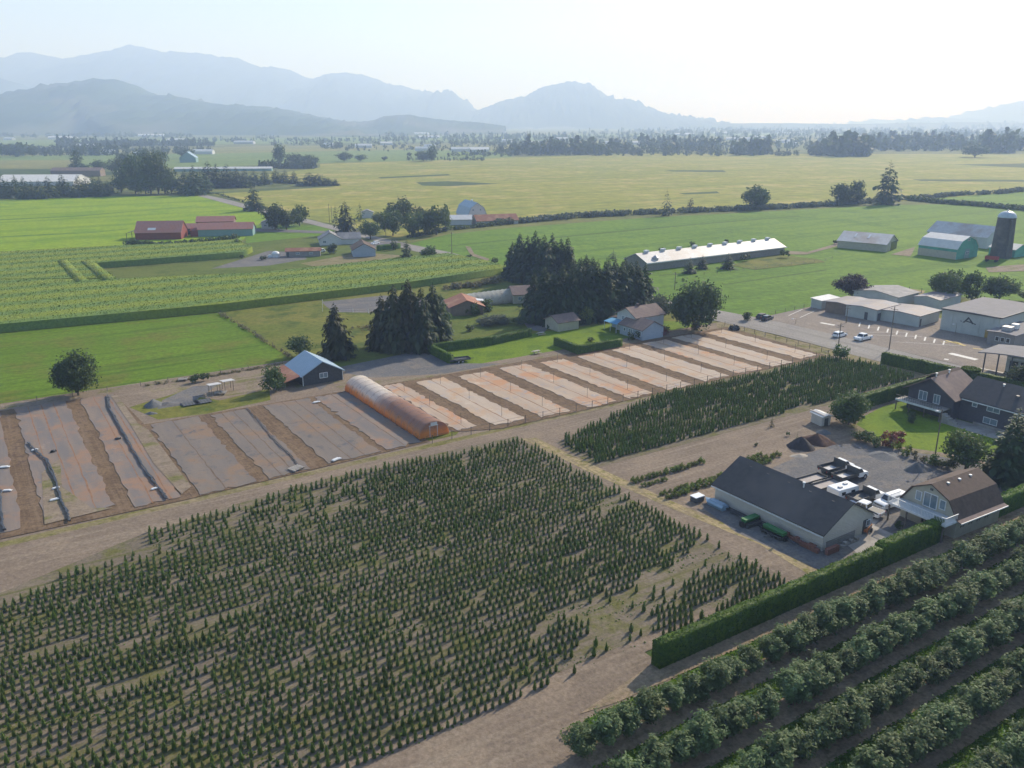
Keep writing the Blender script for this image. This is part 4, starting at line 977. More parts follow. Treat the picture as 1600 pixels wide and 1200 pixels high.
M['w_grey'] = bmat('wall_grey', (.52, .49, .44), (.47, .44, .40), 1, ribs=('Z', .25))
M['w_darkgrey'] = bmat('wall_dark_boards', (.05, .055, .06), (.07, .075, .08), 2, ribs=('Z', .3))
M['w_blue'] = bmat('wall_pale_blue', (.34, .40, .48), (.30, .36, .44), 1, ribs=('Z', .25))
M['w_teal'] = bmat('wall_green', (.10, .36, .29), (.09, .31, .25), 1, ribs=('X', .4), c3=(.08, .27, .22))
M['w_teal2'] = bmat('wall_pale_teal', (.19, .30, .30), (.16, .27, .28), 1)
M['w_cream'] = bmat('wall_cream', (.42, .40, .32), (.36, .34, .28), 1)
M['w_brown'] = bmat('wall_brown', (.22, .17, .13), (.18, .14, .11), 1)
M['w_red'] = bmat('wall_red', (.22, .06, .05), (.17, .05, .04), 1)
M['w_tan'] = bmat('wall_tan', (.26, .25, .24), (.22, .21, .2), 1, ribs=('Z', .25))
M['w_school'] = bmat('school_wall', (.44, .47, .45), (.40, .43, .42), .8, c3=(.38, .41, .40))
M['w_navy'] = bmat('wall_slate_blue', (.085, .085, .10), (.07, .07, .085), 1.5, ribs=('Z', .25))
M['r_dark'] = bmat('roof_dark_shingle', (.05, .052, .058), (.065, .066, .07), 1.2, .9, c3=(.085, .083, .085), s3=.12)
M['r_brown'] = bmat('roof_brown_shingle', (.085, .06, .05), (.11, .08, .065), 2, .9, c3=(.06, .045, .04))
M['r_black'] = bmat('roof_black_shingle', (.035, .032, .032), (.05, .045, .042), 2, .9)
M['r_mauve'] = bmat('roof_mauve_shingle', (.20, .15, .135), (.165, .125, .115), 1.5, .9, c3=(.24, .18, .15))
M['r_grey'] = bmat('roof_grey', (.17, .17, .18), (.22, .22, .225), .8, .8, c3=(.27, .26, .26))
M['r_flat'] = bmat('roof_flat_gravel', (.18, .175, .18), (.21, .20, .205), .6, .9, c3=(.20, .19, .2))
M['r_pinkgrey'] = bmat('roof_school_metal', (.23, .20, .195), (.19, .175, .18), .5, .7, ribs=('X', 1.4), c3=(.20, .20, .23), s3=.2)
M['r_metal'] = bmat('roof_bright_metal', (.50, .50, .50), (.42, .41, .41), .8, .55, ribs=('Y', .6), spec=.4, c3=(.38, .32, .29), s3=.12)
M['r_metalx'] = bmat('roof_bright_metal_b', (.50, .50, .50), (.42, .41, .41), .8, .55, ribs=('X', .6), spec=.4, c3=(.40, .36, .34), s3=.12)
M['r_bluemetal'] = bmat('roof_blue_metal', (.26, .36, .46), (.23, .33, .43), .6, .5, ribs=('Y', .6), spec=.4)
M['r_rust'] = bmat('roof_rust', (.30, .14, .09), (.24, .11, .08), 2, .85, c3=(.36, .20, .13))
M['r_red'] = bmat('roof_red', (.34, .17, .14), (.30, .15, .13), .8, .8, ribs=('X', .6), c3=(.34, .15, .11))
M['r_white'] = bmat('roof_white', (.60, .60, .59), (.52, .52, .52), .6, .7)

def roofline(prof, th=.16, lift=.025, over=.0):
    """closed strip polygon following a roof profile (s,z), raised and thickened"""
    p = [np.array(q, float) for q in prof]
    d0 = (p[0]-p[1])/np.linalg.norm(p[0]-p[1]); d1 = (p[-1]-p[-2])/np.linalg.norm(p[-1]-p[-2])
    p[0] = p[0]+d0*over; p[-1] = p[-1]+d1*over; n = len(p); up = []; lo = []
    for i in range(n):
        a = p[i]-p[i-1] if i else p[1]-p[0]; b = p[i+1]-p[i] if i < n-1 else a
        a = a/np.linalg.norm(a); b = b/np.linalg.norm(b); na = np.array((-a[1], a[0])); nb = np.array((-b[1], b[0]))
        m = na+nb; m /= np.linalg.norm(m); k = 1/max(.4, m@na); up.append(p[i]+m*k*(lift+th)); lo.append(p[i]+m*k*lift)
    return [tuple(q) for q in up]+[tuple(q) for q in lo[::-1]]
def rooffaces(mb, prof, axis, t0, t1, **kw):
    q = roofline(prof, **kw); n = len(q)//2
    for i in range(n-1):
        quad = [q[i], q[i+1], q[2*n-2-i], q[2*n-1-i]]
        mb.prism(quad, axis, t0, t1)
def win(root, face, u, z, w_, h_, off=0.0, pane='lightglass', frame='trim', name='window', bar=True):
    """face 'x': on the wall y=off, 'y': on the wall x=off"""
    f = MB(); g = MB()
    def B(mb, a0, a1, z0, z1, d0, d1):
        if face == 'x': mb.box(a0, a1, off-d1, off-d0, z0, z1)
        else: mb.box(off-d1, off-d0, a0, a1, z0, z1)
    fw = .09
    B(f, u-w_/2, u+w_/2, z, z+fw, .003, .07); B(f, u-w_/2, u+w_/2, z+h_-fw, z+h_, .003, .07)
    B(f, u-w_/2, u-w_/2+fw, z+fw, z+h_-fw, .003, .07); B(f, u+w_/2-fw, u+w_/2, z+fw, z+h_-fw, .003, .07)
    if bar and w_ > .9: B(f, u-.035, u+.035, z+fw, z+h_-fw, .003, .065)
    B(g, u-w_/2+fw, u+w_/2-fw, z+fw, z+h_-fw, .003, .03)
    fo = f.obj(name, M[frame], root); g.obj('pane', M[pane], fo); return fo
def door(root, face, u, w_, h_, off=0.0, mat='darkmetal', z=0.02, name='door'):
    mb = MB()
    if face == 'x': mb.box(u-w_/2, u+w_/2, off-.05, off-.003, z, z+h_)
    else: mb.box(off-.05, off-.003, u-w_/2, u+w_/2, z, z+h_)
    return mb.obj(name, M[mat], root)
def building(name, label, b, Lx, Ly, he, hr, ridge, wall, roof, ang=33, kind='gable', ov=.45, wins=(), doors=(), cat='building', group=None, pos=None, th=.16, ovt=.35):
    p = pos if pos else W(*b)
    root = empty(name, p, label, cat, R(ang), group)
    S, L = (Lx, Ly) if ridge == 'y' else (Ly, Lx)      # span across, length along the ridge
    if kind == 'gable': prof = [(0, he), (S/2, hr), (S, he)]
    elif kind == 'gambrel': prof = [(0, he), (S*.17, he+(hr-he)*.62), (S/2, hr), (S*.83, he+(hr-he)*.62), (S, he)]
    elif kind == 'hoop': prof = [(S/2-S/2*math.cos(PI*i/12), he+(hr-he)*math.sin(PI*i/12)) for i in range(13)]
    elif kind == 'mono': prof = [(0, he), (S, hr)]
    elif kind == 'arc': prof = [(S*i/10, he+(hr-he)*math.sin(PI*i/10)) for i in range(11)]
    axis = 'y' if ridge == 'y' else 'x'
    poly = [(0, 0)]+[q for q in prof if not (q[1] < .01)]+[(S, 0)]
    MB().prism(poly, axis, 0, L).obj('wall', M[wall], root)
    rb = MB(); rooffaces(rb, prof, axis, -ovt, L+ovt, over=ov, th=th); rb.obj('roof', M[roof], root)
    for w_ in wins: win(root, *w_)
    for d_ in doors: door(root, *d_)
    return root
def part(root, name, mat, fn):
    mb = MB(); fn(mb); return mb.obj(name, M[mat], root)

# grey shop in the yard
r = building('workshop', 'long pale workshop with a dark shingle roof in the gravel yard', (1284,862), 9.8, 17.6, 2.5, 5.2, 'y', 'w_grey', 'r_dark', ang=33.5, ov=.5,
             doors=[('x', 8.3, .9, 2.0), ], wins=[('x', 8.9, 1.0, .9, .9)])
door(r, 'x', 3.5, 5.6, 1.15, mat='w_tan', name='sliding_door')
for i, t in enumerate((1.8, 5.2, 8.6, 12, 15)):
    part(r, 'roof_vent', 'darkmetal', lambda mb, t=t: mb.box(4.0, 4.4, t, t+.4, 4.55, 4.95))
part(r, 'vent_pipe', 'trim', lambda mb: (mb.cyl(4.2, 6.6, 4.6, 5.6, .09, 8), mb.cyl(4.2, 6.6, 5.6, 5.75, .2, 8)))
part(r, 'gutter', 'trim', lambda mb: mb.box(-.62, -.50, -.3, 17.9, 2.12, 2.24))
# blue roofed barn
r = building('barn', 'dark boarded barn with a pale blue metal roof and rusty lean-to', (474,604), 8.3, 9.6, 2.1, 4.4, 'y', 'w_darkgrey', 'r_bluemetal', ang=33, wins=[('x', 4.3, 1.1, 1.7, 1.1)], doors=[])
part(r, 'corner_trim', 'trim', lambda mb: (mb.box(-.06, .06, -.06, .06, 0, 2.1), mb.box(8.24, 8.36, -.06, .06, 0, 2.1)))
def lean(mb):
    mb.prism([(-3.6, 1.15), (-3.6, 1.27), (-.35, 2.12), (-.35, 2.0)], 'y', .4, 9.9)
part(r, 'lean_to_roof', 'r_rust', lean)
for t in (.6, 3.6, 6.6, 9.6): part(r, 'post', 'wood_pole', lambda mb, t=t: mb.box(-3.4, -3.24, t, t+.15, 0, 1.18))
part(r, 'lean_to_wall', 'w_darkgrey', lambda mb: mb.box(-3.2, -.05, 9.5, 9.62, 0, 1.2))
# hoop greenhouse
def greenhouse(root, S, L, H_, m, ribm, nr, px='x', vents=True):
    N = 16; arc = lambda k, e=0: (S/2-(S/2+e)*math.cos(PI*k/N), (H_+e)*math.sin(PI*k/N)**.85 if 0 < k < N else 0)
    mb = MB(); rs = np.random.RandomState(2); V = []; n = 40
    for j in range(n+1):
        for k in range(N+1):
            s, z = arc(k); sag = -.035*abs(math.sin(PI*j*nr/n)); V.append((s+(.5*S-s)*-sag*.3, L*j/n, max(0, z+sag*z)))
    F = [(j*(N+1)+k, j*(N+1)+k+1, (j+1)*(N+1)+k+1, (j+1)*(N+1)+k) for j in range(n) for k in range(N)]
    o = mb.add(V, F).obj('cover', m, root); sm = o.modifiers.new('s', 'SOLIDIFY'); sm.thickness = .03
    for p in o.data.polygons: p.use_smooth = True
    for j in range(nr+1):
        q = [(arc(k, .03)[0], max(.03, L*j/nr) if j else -.02, arc(k, .03)[1]) for k in range(N+1)]
        MB().tube([(a, b, c) for a, b, c in q], [.018]*(N+1), 5).obj('hoop', ribm, root)
    e = MB(); e.prism([arc(k, -.06) for k in range(N+1)], 'y', .02, .05); e.obj('end_wall', m, root)
    e = MB(); e.prism([arc(k, -.06) for k in range(N+1)], 'y', L-.05, L-.02); e.obj('end_wall', m, root)
def filmmat(name, cols):
    m, nt, p, vec = base_mat(name, .38, .5)
    col = cols[0]
    sep = nt.nodes.new('ShaderNodeSeparateXYZ'); nt.links.new(vec, sep.inputs[0])
    nz = noise(nt, vec, .25, 5, .7)
    ad = nt.nodes.new('ShaderNodeMath'); ad.operation = 'MULTIPLY_ADD'; ad.inputs[1].default_value = 7.0; nt.links.new(nz, ad.inputs[0]); nt.links.new(sep.outputs[1], ad.inputs[2])
    c = ramp2(nt, ad.outputs[0], cols[0], cols[1], 16, 23) if len(cols) > 1 else ramp2(nt, nz, cols[0], tuple(x*.85 for x in cols[0]))
    if len(cols) > 2:                                             # lower skirts turn amber, the near crown is mauve
        zz = nt.nodes.new('ShaderNodeMath'); zz.operation = 'MULTIPLY_ADD'; zz.inputs[1].default_value = 1.4
        nt.links.new(noise(nt, vec, .7, 5, .7), zz.inputs[0]); nt.links.new(sep.outputs[2], zz.inputs[2])
        c = ramp2(nt, zz.outputs[0], cols[2], c, 1.6, 2.5)
    c = ramp2(nt, noise(nt, vec, 1.1, 5, .7), c, (.30, .17, .12), .56, .80)
    nt.links.new(c, p.inputs['Base Color'])
    t = nt.nodes.new('ShaderNodeBsdfTranslucent'); nt.links.new(c, t.inputs[0])
    mx = nt.nodes.new('ShaderNodeMixShader'); mx.inputs[0].default_value = .62
    nt.links.new(p.outputs[0], mx.inputs[1]); nt.links.new(t.outputs[0], mx.inputs[2]); nt.links.new(mx.outputs[0], nt.nodes['Material Output'].inputs[0])
    return m
M['film_orange'] = filmmat('weathered_orange_film', [(.56, .35, .25), (.90, .86, .80), (.86, .46, .15)])
M['film_white'] = filmmat('white_film', [(.72, .72, .66)])
g = empty('hoop_greenhouse', U(57.9,117.2), 'long orange stained plastic hoop greenhouse between the nursery beds', 'greenhouse', AX)
greenhouse(g, 5.6, 31.5, 2.75, M['film_orange'], M['rim'], 14)
part(g, 'door_frame', 'trim', lambda mb: (mb.box(2.0, 2.08, -.03, .01, 0, 2.0), mb.box(3.4, 3.48, -.03, .01, 0, 2.0), mb.box(1.9, 3.6, -.03, .01, 2.0, 2.1)))
part(g, 'end_vent', 'white', lambda mb: mb.box(2.2, 3.4, -.04, .01, 2.12, 2.6))
g = empty('hoop_greenhouse', W(712,477), 'white ribbed hoop greenhouse in the garden behind the hedges', 'greenhouse', R(-57+2))
g.rotation_euler = (0, 0, R(33-90))
greenhouse(g, 6.0, 19.0, 3.6, M['film_white'], M['trim'], 12)
# long chicken barn
p = W(1010,424)
r = building('long_barn', 'very long low barn with a bright metal roof and ridge vents', (1010,424), 72.5, 11.5, 3.0, 5.4, 'x', 'w_tan', 'r_metalx', ang=33.5, ov=.6)
for i in range(9): part(r, 'ridge_vent', 'white', lambda mb, i=i: (mb.box(4+i*8, 5.6+i*8, 5.1, 6.4, 5.62, 6.3)))
part(r, 'fascia', 'trim', lambda mb: mb.box(-.7, 73.2, -.68, -.56, 2.6, 2.85))
sl = empty('feed_silo', W(1023,421), 'small grey feed bin in front of the long barn', 'silo', 0)
part(sl, 'bin', 'rim', lambda mb: (mb.tube([(0,0,1.2),(0,0,2.2),(0,0,4.2),(0,0,5.0)], [.3,1.2,1.2,.25], 14)))
for a in range(4): part(sl, 'leg', 'darkmetal', lambda mb, a=a: mb.cyl(math.cos(a*PI/2)*1.0, math.sin(a*PI/2)*1.0, 0, 2.4, .07, 5))
# machine shed
r = building('machine_shed', 'open fronted machine shed with a streaked metal roof in the green field', (1384,394), 14, 19.5, 3.1, 6.2, 'y', 'w_cream', 'r_metal', ang=50, ov=.6)
door(r, 'x', 9.6, 8.0, 3.4, mat='glass', name='bay_shade_panel')  # dark panel on the wall, painted shade for the inside of the bay
part(r, 'roof_light', 'white', lambda mb: (mb.box(3.2, 5.4, 8, 8.8, 4.95, 5.0) if 0 else mb.prism([(3.0, 4.68),(5.6, 5.82),(5.6, 5.88),(3.0, 4.74)], 'y', 8, 8.8)))
part(r, 'roof_light', 'white', lambda mb: mb.prism([(3.0, 4.68),(5.6, 5.82),(5.6, 5.88),(3.0, 4.74)], 'y', 13.5, 14.2))
# green dairy barn
r = building('green_barn', 'bright green gambrel barn with a pale metal roof beside the silo', (1493,406), 14.5, 15.5, 4.0, 8.2, 'y', 'w_teal', 'r_white', ang=33, kind='gambrel', ov=.3)
part(r, 'side_wall', 'w_cream', lambda mb: mb.box(-.12, -.005, 0, 15.5, 0, 2.8))
door(r, 'x', 7.2, 3.2, 3.6, mat='w_teal2', name='barn_door'); win(r, 'x', 7.2, 1.6, 2.2, 1.0, -.06); win(r, 'x', 7.2, 6.6, 1.6, 1.0)
r = building('white_barn', 'white barn with a rust streaked roof behind the green barn', (1543,394), 13, 26, 4.5, 8.5, 'y', 'w_white', 'r_metal', ang=33, kind='gable', pos=(W(1543,394)[0]+4, W(1543,394)[1]+9))
building('small_green_shed', 'small white roofed green shed at the foot of the dark silo', (1577,404), 9, 10, 3, 4.6, 'y', 'w_teal', 'r_white', ang=33, pos=(W(1577,404)[0]+3, W(1577,404)[1]+2))
# tower silo
s_ = empty('tower_silo', W(1563,402), 'tall dark concrete silo with a pale domed cap', 'silo')
M['silo'] = bmat('silo_concrete', (.085, .085, .085), (.06, .062, .065), 1, .9, ribs=('Z', .7), c3=(.11, .105, .10))
part(s_, 'shaft', 'silo', lambda mb: mb.tube([(0,0,0),(0,0,15.2)], [3.8,3.15], 28))
def dome(mb):
    mb.tube([(0,0,15.2)]+[(0,0,15.25+2.4*math.sin(PI/2*i/7)) for i in range(8)], [3.25]+[3.25*math.cos(PI/2*i/7)+.02 for i in range(8)], 24)
M['dome'] = surf('dome_metal', (.40, .48, .56), (.34, .42, .5), 1, .4, .5)
part(s_, 'dome', 'dome', dome); part(s_, 'finial', 'trim', lambda mb: mb.cyl(0,0,17.6,18.1,.3,8))
part(s_, 'chute', 'darkmetal', lambda mb: mb.box(-.5,.5,-4.2,-2.9,0,14.5))
# pink tractor/wagon at silo foot
wg = empty('farm_wagon', W(1549,409), 'red farm wagon parked at the foot of the dark silo', 'wagon', R(-40))
part(wg, 'box', 'redpaint', lambda mb: (mb.box(-2.2,2.2,-1,1,.9,1.0), mb.box(-2.2,2.2,-1,-.92,1.0,2.0), mb.box(-2.2,2.2,.92,1,1.0,2.0), mb.box(-2.2,-2.12,-.92,.92,1.0,2.0)))
for a in (-1, 1):
    for b in (-1, 1): part(wg, 'wheel', 'tyre', lambda mb, a=a, b=b: mb.tube([(a*1.5, b*1.05-.12, .5),(a*1.5, b*1.05+.12, .5)], [.5,.5], 12))

# ---- school
SA_ = 39
r = building('storage_box', 'small pale storage building at the left end of the school', (1283,484), 8, 3.4, 2.4, 2.7, 'x', 'w_school', 'r_white', ang=SA_-3, kind='mono', ov=.2)
r = building('school_block', 'brown walled school block with a pale ribbed roof', (1327,495), 10.8, 7.2, 3.0, 3.3, 'x', 'w_brown', 'r_pinkgrey', ang=SA_, ov=.3)
r = building('school_block', 'white school block with two doors, between the brown block and the middle block', (1368,503), 11.5, 8.6, 3.1, 3.45, 'x', 'w_school', 'r_pinkgrey', ang=SA_, ov=.35,
             doors=[('y', 2.8, .9, 2.1), ('x', 1.4, 1.6, 2.1)])
r = building('school_block', 'middle white school block with a streaked low roof beside the big hall', (1434,512), 11.0, 10.2, 2.9, 3.25, 'x', 'w_school', 'r_pinkgrey', ang=SA_, ov=.4, doors=[('x', 1.0, .8, 2.1)])
r = building('school_block', 'grey roofed school block at the very back', (1400,484), 12, 13, 3.4, 4.4, 'x', 'w_school', 'r_grey', ang=SA_, ov=.4)
r = building('school_block', 'low school block between the middle block and the big hall', (1466,487), 13, 7, 3.1, 3.7, 'x', 'w_school', 'r_pinkgrey', ang=SA_, ov=.3)
r = building('school_hall', 'big flat roofed pale school hall with a dark emblem on its wall', (1558,532), 22, 13.8, 5.4, 5.55, 'x', 'w_school', 'r_flat', ang=SA_-1, ov=.25)
part(r, 'parapet_trim', 'darkmetal', lambda mb: (mb.box(-.40, -.28, -.3, 14.1, 5.3, 5.62), mb.box(-.28, 22.3, -.42, -.30, 5.3, 5.62)))
for t in (1.5, 4.5, 8.5, 11): part(r, 'pilaster', 'w_school', lambda mb, t=t: mb.box(-.09, -.004, t, t+.3, 0, 5.2))
def emblem(mb):
    def bar(a, b, w_):
        a = np.array(a); b = np.array(b); d = (b-a)/np.linalg.norm(b-a); n = np.array((-d[1], d[0]))*w_/2
        mb.prism([tuple(a-n), tuple(b-n*.6), tuple(b+n*.6), tuple(a+n)], 'x', -.08, -.02)
    bar((6.1, 2.9), (7.3, 4.3), .42); bar((7.2, 4.3), (8.3, 2.9), .45); bar((6.6, 3.2), (7.9, 3.35), .3); bar((8.4, 2.95), (9.1, 3.2), .3); bar((5.4, 2.9), (6.2, 3.1), .25)
part(r, 'emblem', 'darkmetal', emblem)
M['board'] = surf('yellow_board', (.42, .28, .06), (.36, .24, .05), 1)
part(r, 'notice_board', 'board', lambda mb: mb.box(-.12, -.02, .8, 3.0, .2, 2.1))
r = building('school_annex', 'windowed annex with rooftop machines at the right end of the hall', (1585,547), 16, 6.0, 3.0, 3.2, 'x', 'w_tan', 'r_flat', ang=SA_-1, ov=.3, pos=(W(1583,545)[0], W(1583,545)[1]))
for t in (1.4, 2.6, 3.8): win(r, 'y', t, 1.1, .9, 1.1, 0, 'glass', 'trim', bar=False)
part(r, 'rooftop_unit', 'rim', lambda mb: (mb.box(2, 4, 2, 4, 3.4, 4.3),)); part(r, 'rooftop_unit', 'white', lambda mb: mb.box(5.5, 7, 2, 3.4, 3.4, 4.5))
# entrance canopy
cn = empty('entrance_building', W(1542,583), 'school entrance with a curved roof carried on slim dark columns', 'building', R(-57+6))
def arc_roof(mb):
    pr = [(-2.0+18*i/14, 3.7+1.1*math.sin(PI*(.12+.76*i/14))) for i in range(15)]
    rooffaces(mb, pr, 'y', -1.0, 9, th=.22)
part(cn, 'curved_roof', 'r_flat', arc_roof)
for i, x in enumerate((-.8, 1.8, 4.4, 7.0, 9.6, 12.2)): part(cn, 'column', 'darkmetal', lambda mb, x=x: mb.box(x, x+.22, -.6, -.38, 0, 3.95+1.0*math.sin(PI*(.12+.76*(x+2)/18))-.1))
part(cn, 'wall', 'w_school', lambda mb: mb.box(2.0, 15.5, 3.6, 8.8, 0, 3.9))
for x in (3.5, 5.6, 7.7, 10): win(cn, 'x', x, .5, 1.6, 2.2, 3.6, 'glass', 'darkmetal')
part(cn, 'banner', 'trim', lambda mb: mb.box(2.2, 8.5, 3.48, 3.56, 3.0, 3.4))

# ---- big dark house
BH = U(142.1, 52.5)
r = empty('dark_house', BH, 'large dark slate house with intersecting gables, deck and white trimmed windows', 'house', AX)
# local x = back (A), local y = left.  main body ridge along y
part(r, 'wall', 'w_navy', lambda mb: mb.prism([(0,0),(0,4.3),(4.9,6.9),(9.8,4.3),(9.8,0)], 'y', 0, 22.3))
part(r, 'roof', 'r_dark', lambda mb: rooffaces(mb, [(0,4.3),(4.9,6.9),(9.8,4.3)], 'y', -.4, 22.7, over=.55))
# big left cross gable, face towards -x over the deck
def cross(mb, y0, y1, x0, x1, he, hr): mb.prism([(y0, 0), (y0, he), ((y0+y1)/2, hr), (y1, he), (y1, 0)], 'x', x0, x1)
part(r, 'gable_wing', 'w_navy', lambda mb: cross(mb, 22.5, 31.0, -1.8, 6.5, 4.1, 6.7))
part(r, 'wing_roof', 'r_mauve', lambda mb: rooffaces(mb, [(22.5,4.1),(26.75,6.7),(31.0,4.1)], 'x', -2.7, 7.0, over=.8))
part(r, 'rear_roof', 'r_brown', lambda mb: rooffaces(mb, [(26.5,3.9),(29.5,5.9),(33.4,3.9)], 'x', 3.5, 11, over=.4))
part(r, 'rear_wall', 'w_navy', lambda mb: mb.box(7.0, 10.6, 24, 33.2, 0, 3.85))
part(r, 'small_gable', 'w_navy', lambda mb: cross(mb, 3.6, 9.8, -.5, 3.6, 4.1, 6.2))
part(r, 'small_gable_roof', 'r_mauve', lambda mb: rooffaces(mb, [(3.6,4.1),(6.7,6.2),(9.8,4.1)], 'x', -1.0, 4.2, over=.6))
part(r, 'fascia', 'trim', lambda mb: (mb.box(-.72, -.60, 9.9, 21.8, 3.92, 4.08)))
for (y, z, w1, h1, off) in ((19.8,3.0,.9,.75,0),(16.6,2.9,2.2,.95,0),(16.8,.7,2.4,1.1,0),(6.7,2.7,2.4,1.5,-.5),(12.2,2.8,.8,.9,0),(1.6,2.6,1.8,1.0,0)): win(r, 'y', y, z, w1, h1, off)
door(r, 'y', 12.5, 1.9, 2.1, mat='glass'); part(r, 'foundation', 'concrete', lambda mb: mb.box(-.25, -.01, 3, 19.5, 0, .45))
for (y, w1) in ((28.2, 1.6), (25.6, 1.2)): win(r, 'y', y, 2.25, w1, 1.7, -1.8)
part(r, 'deck', 'concrete', lambda mb: mb.box(-4.6, -1.81, 23.0, 31.6, 1.95, 2.12))
part(r, 'deck_skirt', 'trim', lambda mb: (mb.box(-4.68, -4.6, 23.0, 31.6, 1.85, 2.2),))
for y in (23.1, 26, 28.9, 31.4): part(r, 'deck_post', 'wood_pole', lambda mb, y=y: mb.box(-4.5, -4.34, y, y+.15, 0, 1.95))
part(r, 'deck_rail', 'darkmetal', lambda mb: (mb.box(-4.62, -4.56, 23.0, 31.6, 2.85, 2.92), [mb.box(-4.61, -4.57, 23.0+k*.43, 23.04+k*.43, 2.2, 2.86) for k in range(20)]))
part(r, 'under_deck_shade', 'darkmetal', lambda mb: mb.box(-1.95, -1.81, 23.2, 30.8, .1, 1.9))  # dark slab put in for the shade below the deck
part(r, 'stairs', 'concrete', lambda mb: [mb.box(-4.4, -3.3, 22.9-k*.5, 23.0-k*.5+.42, 0, 1.95-k*.28) for k in range(1, 7)])
part(r, 'patio', 'concrete', lambda mb: mb.box(-4.5, -.3, 12, 23, .02, .1))
for (x, y, z) in ((4.0, 17.5, 6.6), (1.2, 6.7, 6.2), (-1.0, 26.75, 7.1), (3, 26.75, 7.1)): part(r, 'roof_vent', 'trim', lambda mb, x=x, y=y, z=z: (mb.cyl(x, y, z-.35, z+.35, .12, 8), mb.cyl(x, y, z+.35, z+.45, .22, 8)))
part(r, 'chimney_vent', 'darkmetal', lambda mb: mb.box(2.2, 2.7, 14, 14.5, 5.4, 6.1))

# ---- gambrel garage with balcony
GB = W(1490,843)
r = building('gambrel_garage', 'gambrel roofed garage with a white balcony and brown shingles', None, 9.6, 7.6, 2.75, 6.0, 'x', 'w_cream', 'r_brown', ang=31, kind='gambrel', ov=.15, pos=GB)
for ch in list(r.children):
    if ch.name.startswith('roof'): bpy.data.objects.remove(ch)
prof = [(0, 2.75), (7.6*.17, 2.75+3.25*.62), (3.8, 6.0), (7.6*.83, 2.75+3.25*.62), (7.6, 2.75)]
def seg(mb, a, b): 
    q = roofline(prof, th=.16, lift=.025, over=.12); n = 5
    for i in range(a, b): mb.prism([q[i], q[i+1], q[2*n-2-i], q[2*n-1-i]], 'x', -.3, 9.9)
part(r, 'roof', 'r_brown', lambda mb: seg(mb, 0, 4))
part(r, 'eave_roof', 'r_mauve', lambda mb: mb.prism([(-.75, 2.45), (-.75, 2.57), (.02, 2.80), (.02, 2.68)], 'x', -.3, 9.9))
part(r, 'gutter', 'trim', lambda mb: mb.box(-.3, 9.9, -.84, -.76, 2.42, 2.56))
for i, x in enumerate((2.2, 4.6, 7.0)): part(r, 'roof_vent', 'trim', lambda mb, x=x: mb.box(x, x+.32, 3.05, 3.35, 5.75, 6.05))
win(r, 'y', 5.4, 3.25, .85, 1.3); win(r, 'y', 2.1, 3.25, .85, 1.3)
sd = win(r, 'y', 3.75, 2.85, 1.9, 1.95, 0, 'lightglass', 'trim', name='sliding_door')
part(r, 'gable_vent', 'darkmetal', lambda mb: mb.box(-.06, -.004, 3.6, 4.0, 5.2, 5.5))
win(r, 'y', 3.4, .5, 2.4, 1.6, 0, 'glass', 'w_brown'); 
for i in range(4):
    for j in range(2): part(r, 'wall_symbol', 'darkmetal', lambda mb, i=i, j=j: (mb.box(1.0+i*1.75+j*.52, 1.14+i*1.75+j*.52, -.03, -.004, 1.35, 1.62), mb.box(1.16+i*1.75+j*.52, 1.36+i*1.75+j*.52, -.03, -.004, 1.5, 1.6)))
part(r, 'balcony_floor', 'w_white', lambda mb: mb.box(-2.6, -.005, -.1, 7.9, 2.55, 2.7))
part(r, 'balcony_fascia', 'trim', lambda mb: (mb.box(-2.68, -2.6, -.18, 7.98, 2.42, 2.72), mb.box(-2.6, 0, -.18, -.1, 2.42, 2.72)))
def rail(mb):
    mb.box(-2.64, -2.56, -.1, 7.9, 3.5, 3.58); mb.box(-2.6, -.05, -.14, -.06, 3.5, 3.58); mb.box(-2.6, -.05, 7.86, 7.94, 3.5, 3.58)
    for k in range(41): mb.box(-2.62, -2.585, -.1+k*.2, -.07+k*.2, 2.75, 3.5)
    for k in range(13): mb.box(-2.6+k*.2, -2.57+k*.2, -.12, -.085, 2.75, 3.5); mb.box(-2.6+k*.2, -2.57+k*.2, 7.88, 7.915, 2.75, 3.5)
    for k in range(6): mb.box(-2.65, -2.55, -.1+k*1.58, k*1.58, 2.7, 3.62)
part(r, 'balcony_rail', 'white', rail)
for y in (.1, 2.6, 5.1, 7.6): part(r, 'balcony_post', 'wood_pole', lambda mb, y=y: mb.box(-2.5, -2.34, y, y+.16, 0, 2.55))

# ---- pale blue farmhouse by the beds
BP = W(1000,533)
r = building('blue_house', 'pale blue two-part farmhouse with brown shingle roofs and a blue awning', None, 6.6, 8.4, 2.6, 4.3, 'y', 'w_blue', 'r_mauve', ang=33, pos=(BP[0]+.6, BP[1]+.2), wins=[('y', 1.2, .9, 1.3, 1.2), ('y', 4.4, 1.0, 1.5, 1.1), ('y', 6.6, 1.1, .8, .9)])
part(r, 'upper_wall', 'w_white', lambda mb: mb.prism([(5.0,0),(5.0,4.4),(8.6,6.2),(12.2,4.4),(12.2,0)], 'x', 2.2, 11.2))
part(r, 'upper_roof', 'r_mauve', lambda mb: rooffaces(mb, [(5.0,4.4),(8.6,6.2),(12.2,4.4)], 'x', 1.7, 11.7, over=.45))
for t in (7.4, 8.6, 9.9): win(r, 'y', t, 3.0, .7, 1.1, 2.2, 'lightglass', 'trim', bar=False)
part(r, 'chimney', 'r_brown', lambda mb: mb.box(5.4, 6.0, 8.3, 8.9, 5.6, 6.9))
M['awning'] = surf('blue_awning', (.10, .30, .50), (.14, .36, .56), 1, .6)
part(r, 'awning', 'awning', lambda mb: mb.prism([(-.6, 2.25), (-.6, 2.33), (2.1, 2.85), (2.1, 2.77)], 'y', 9.0, 14.0))
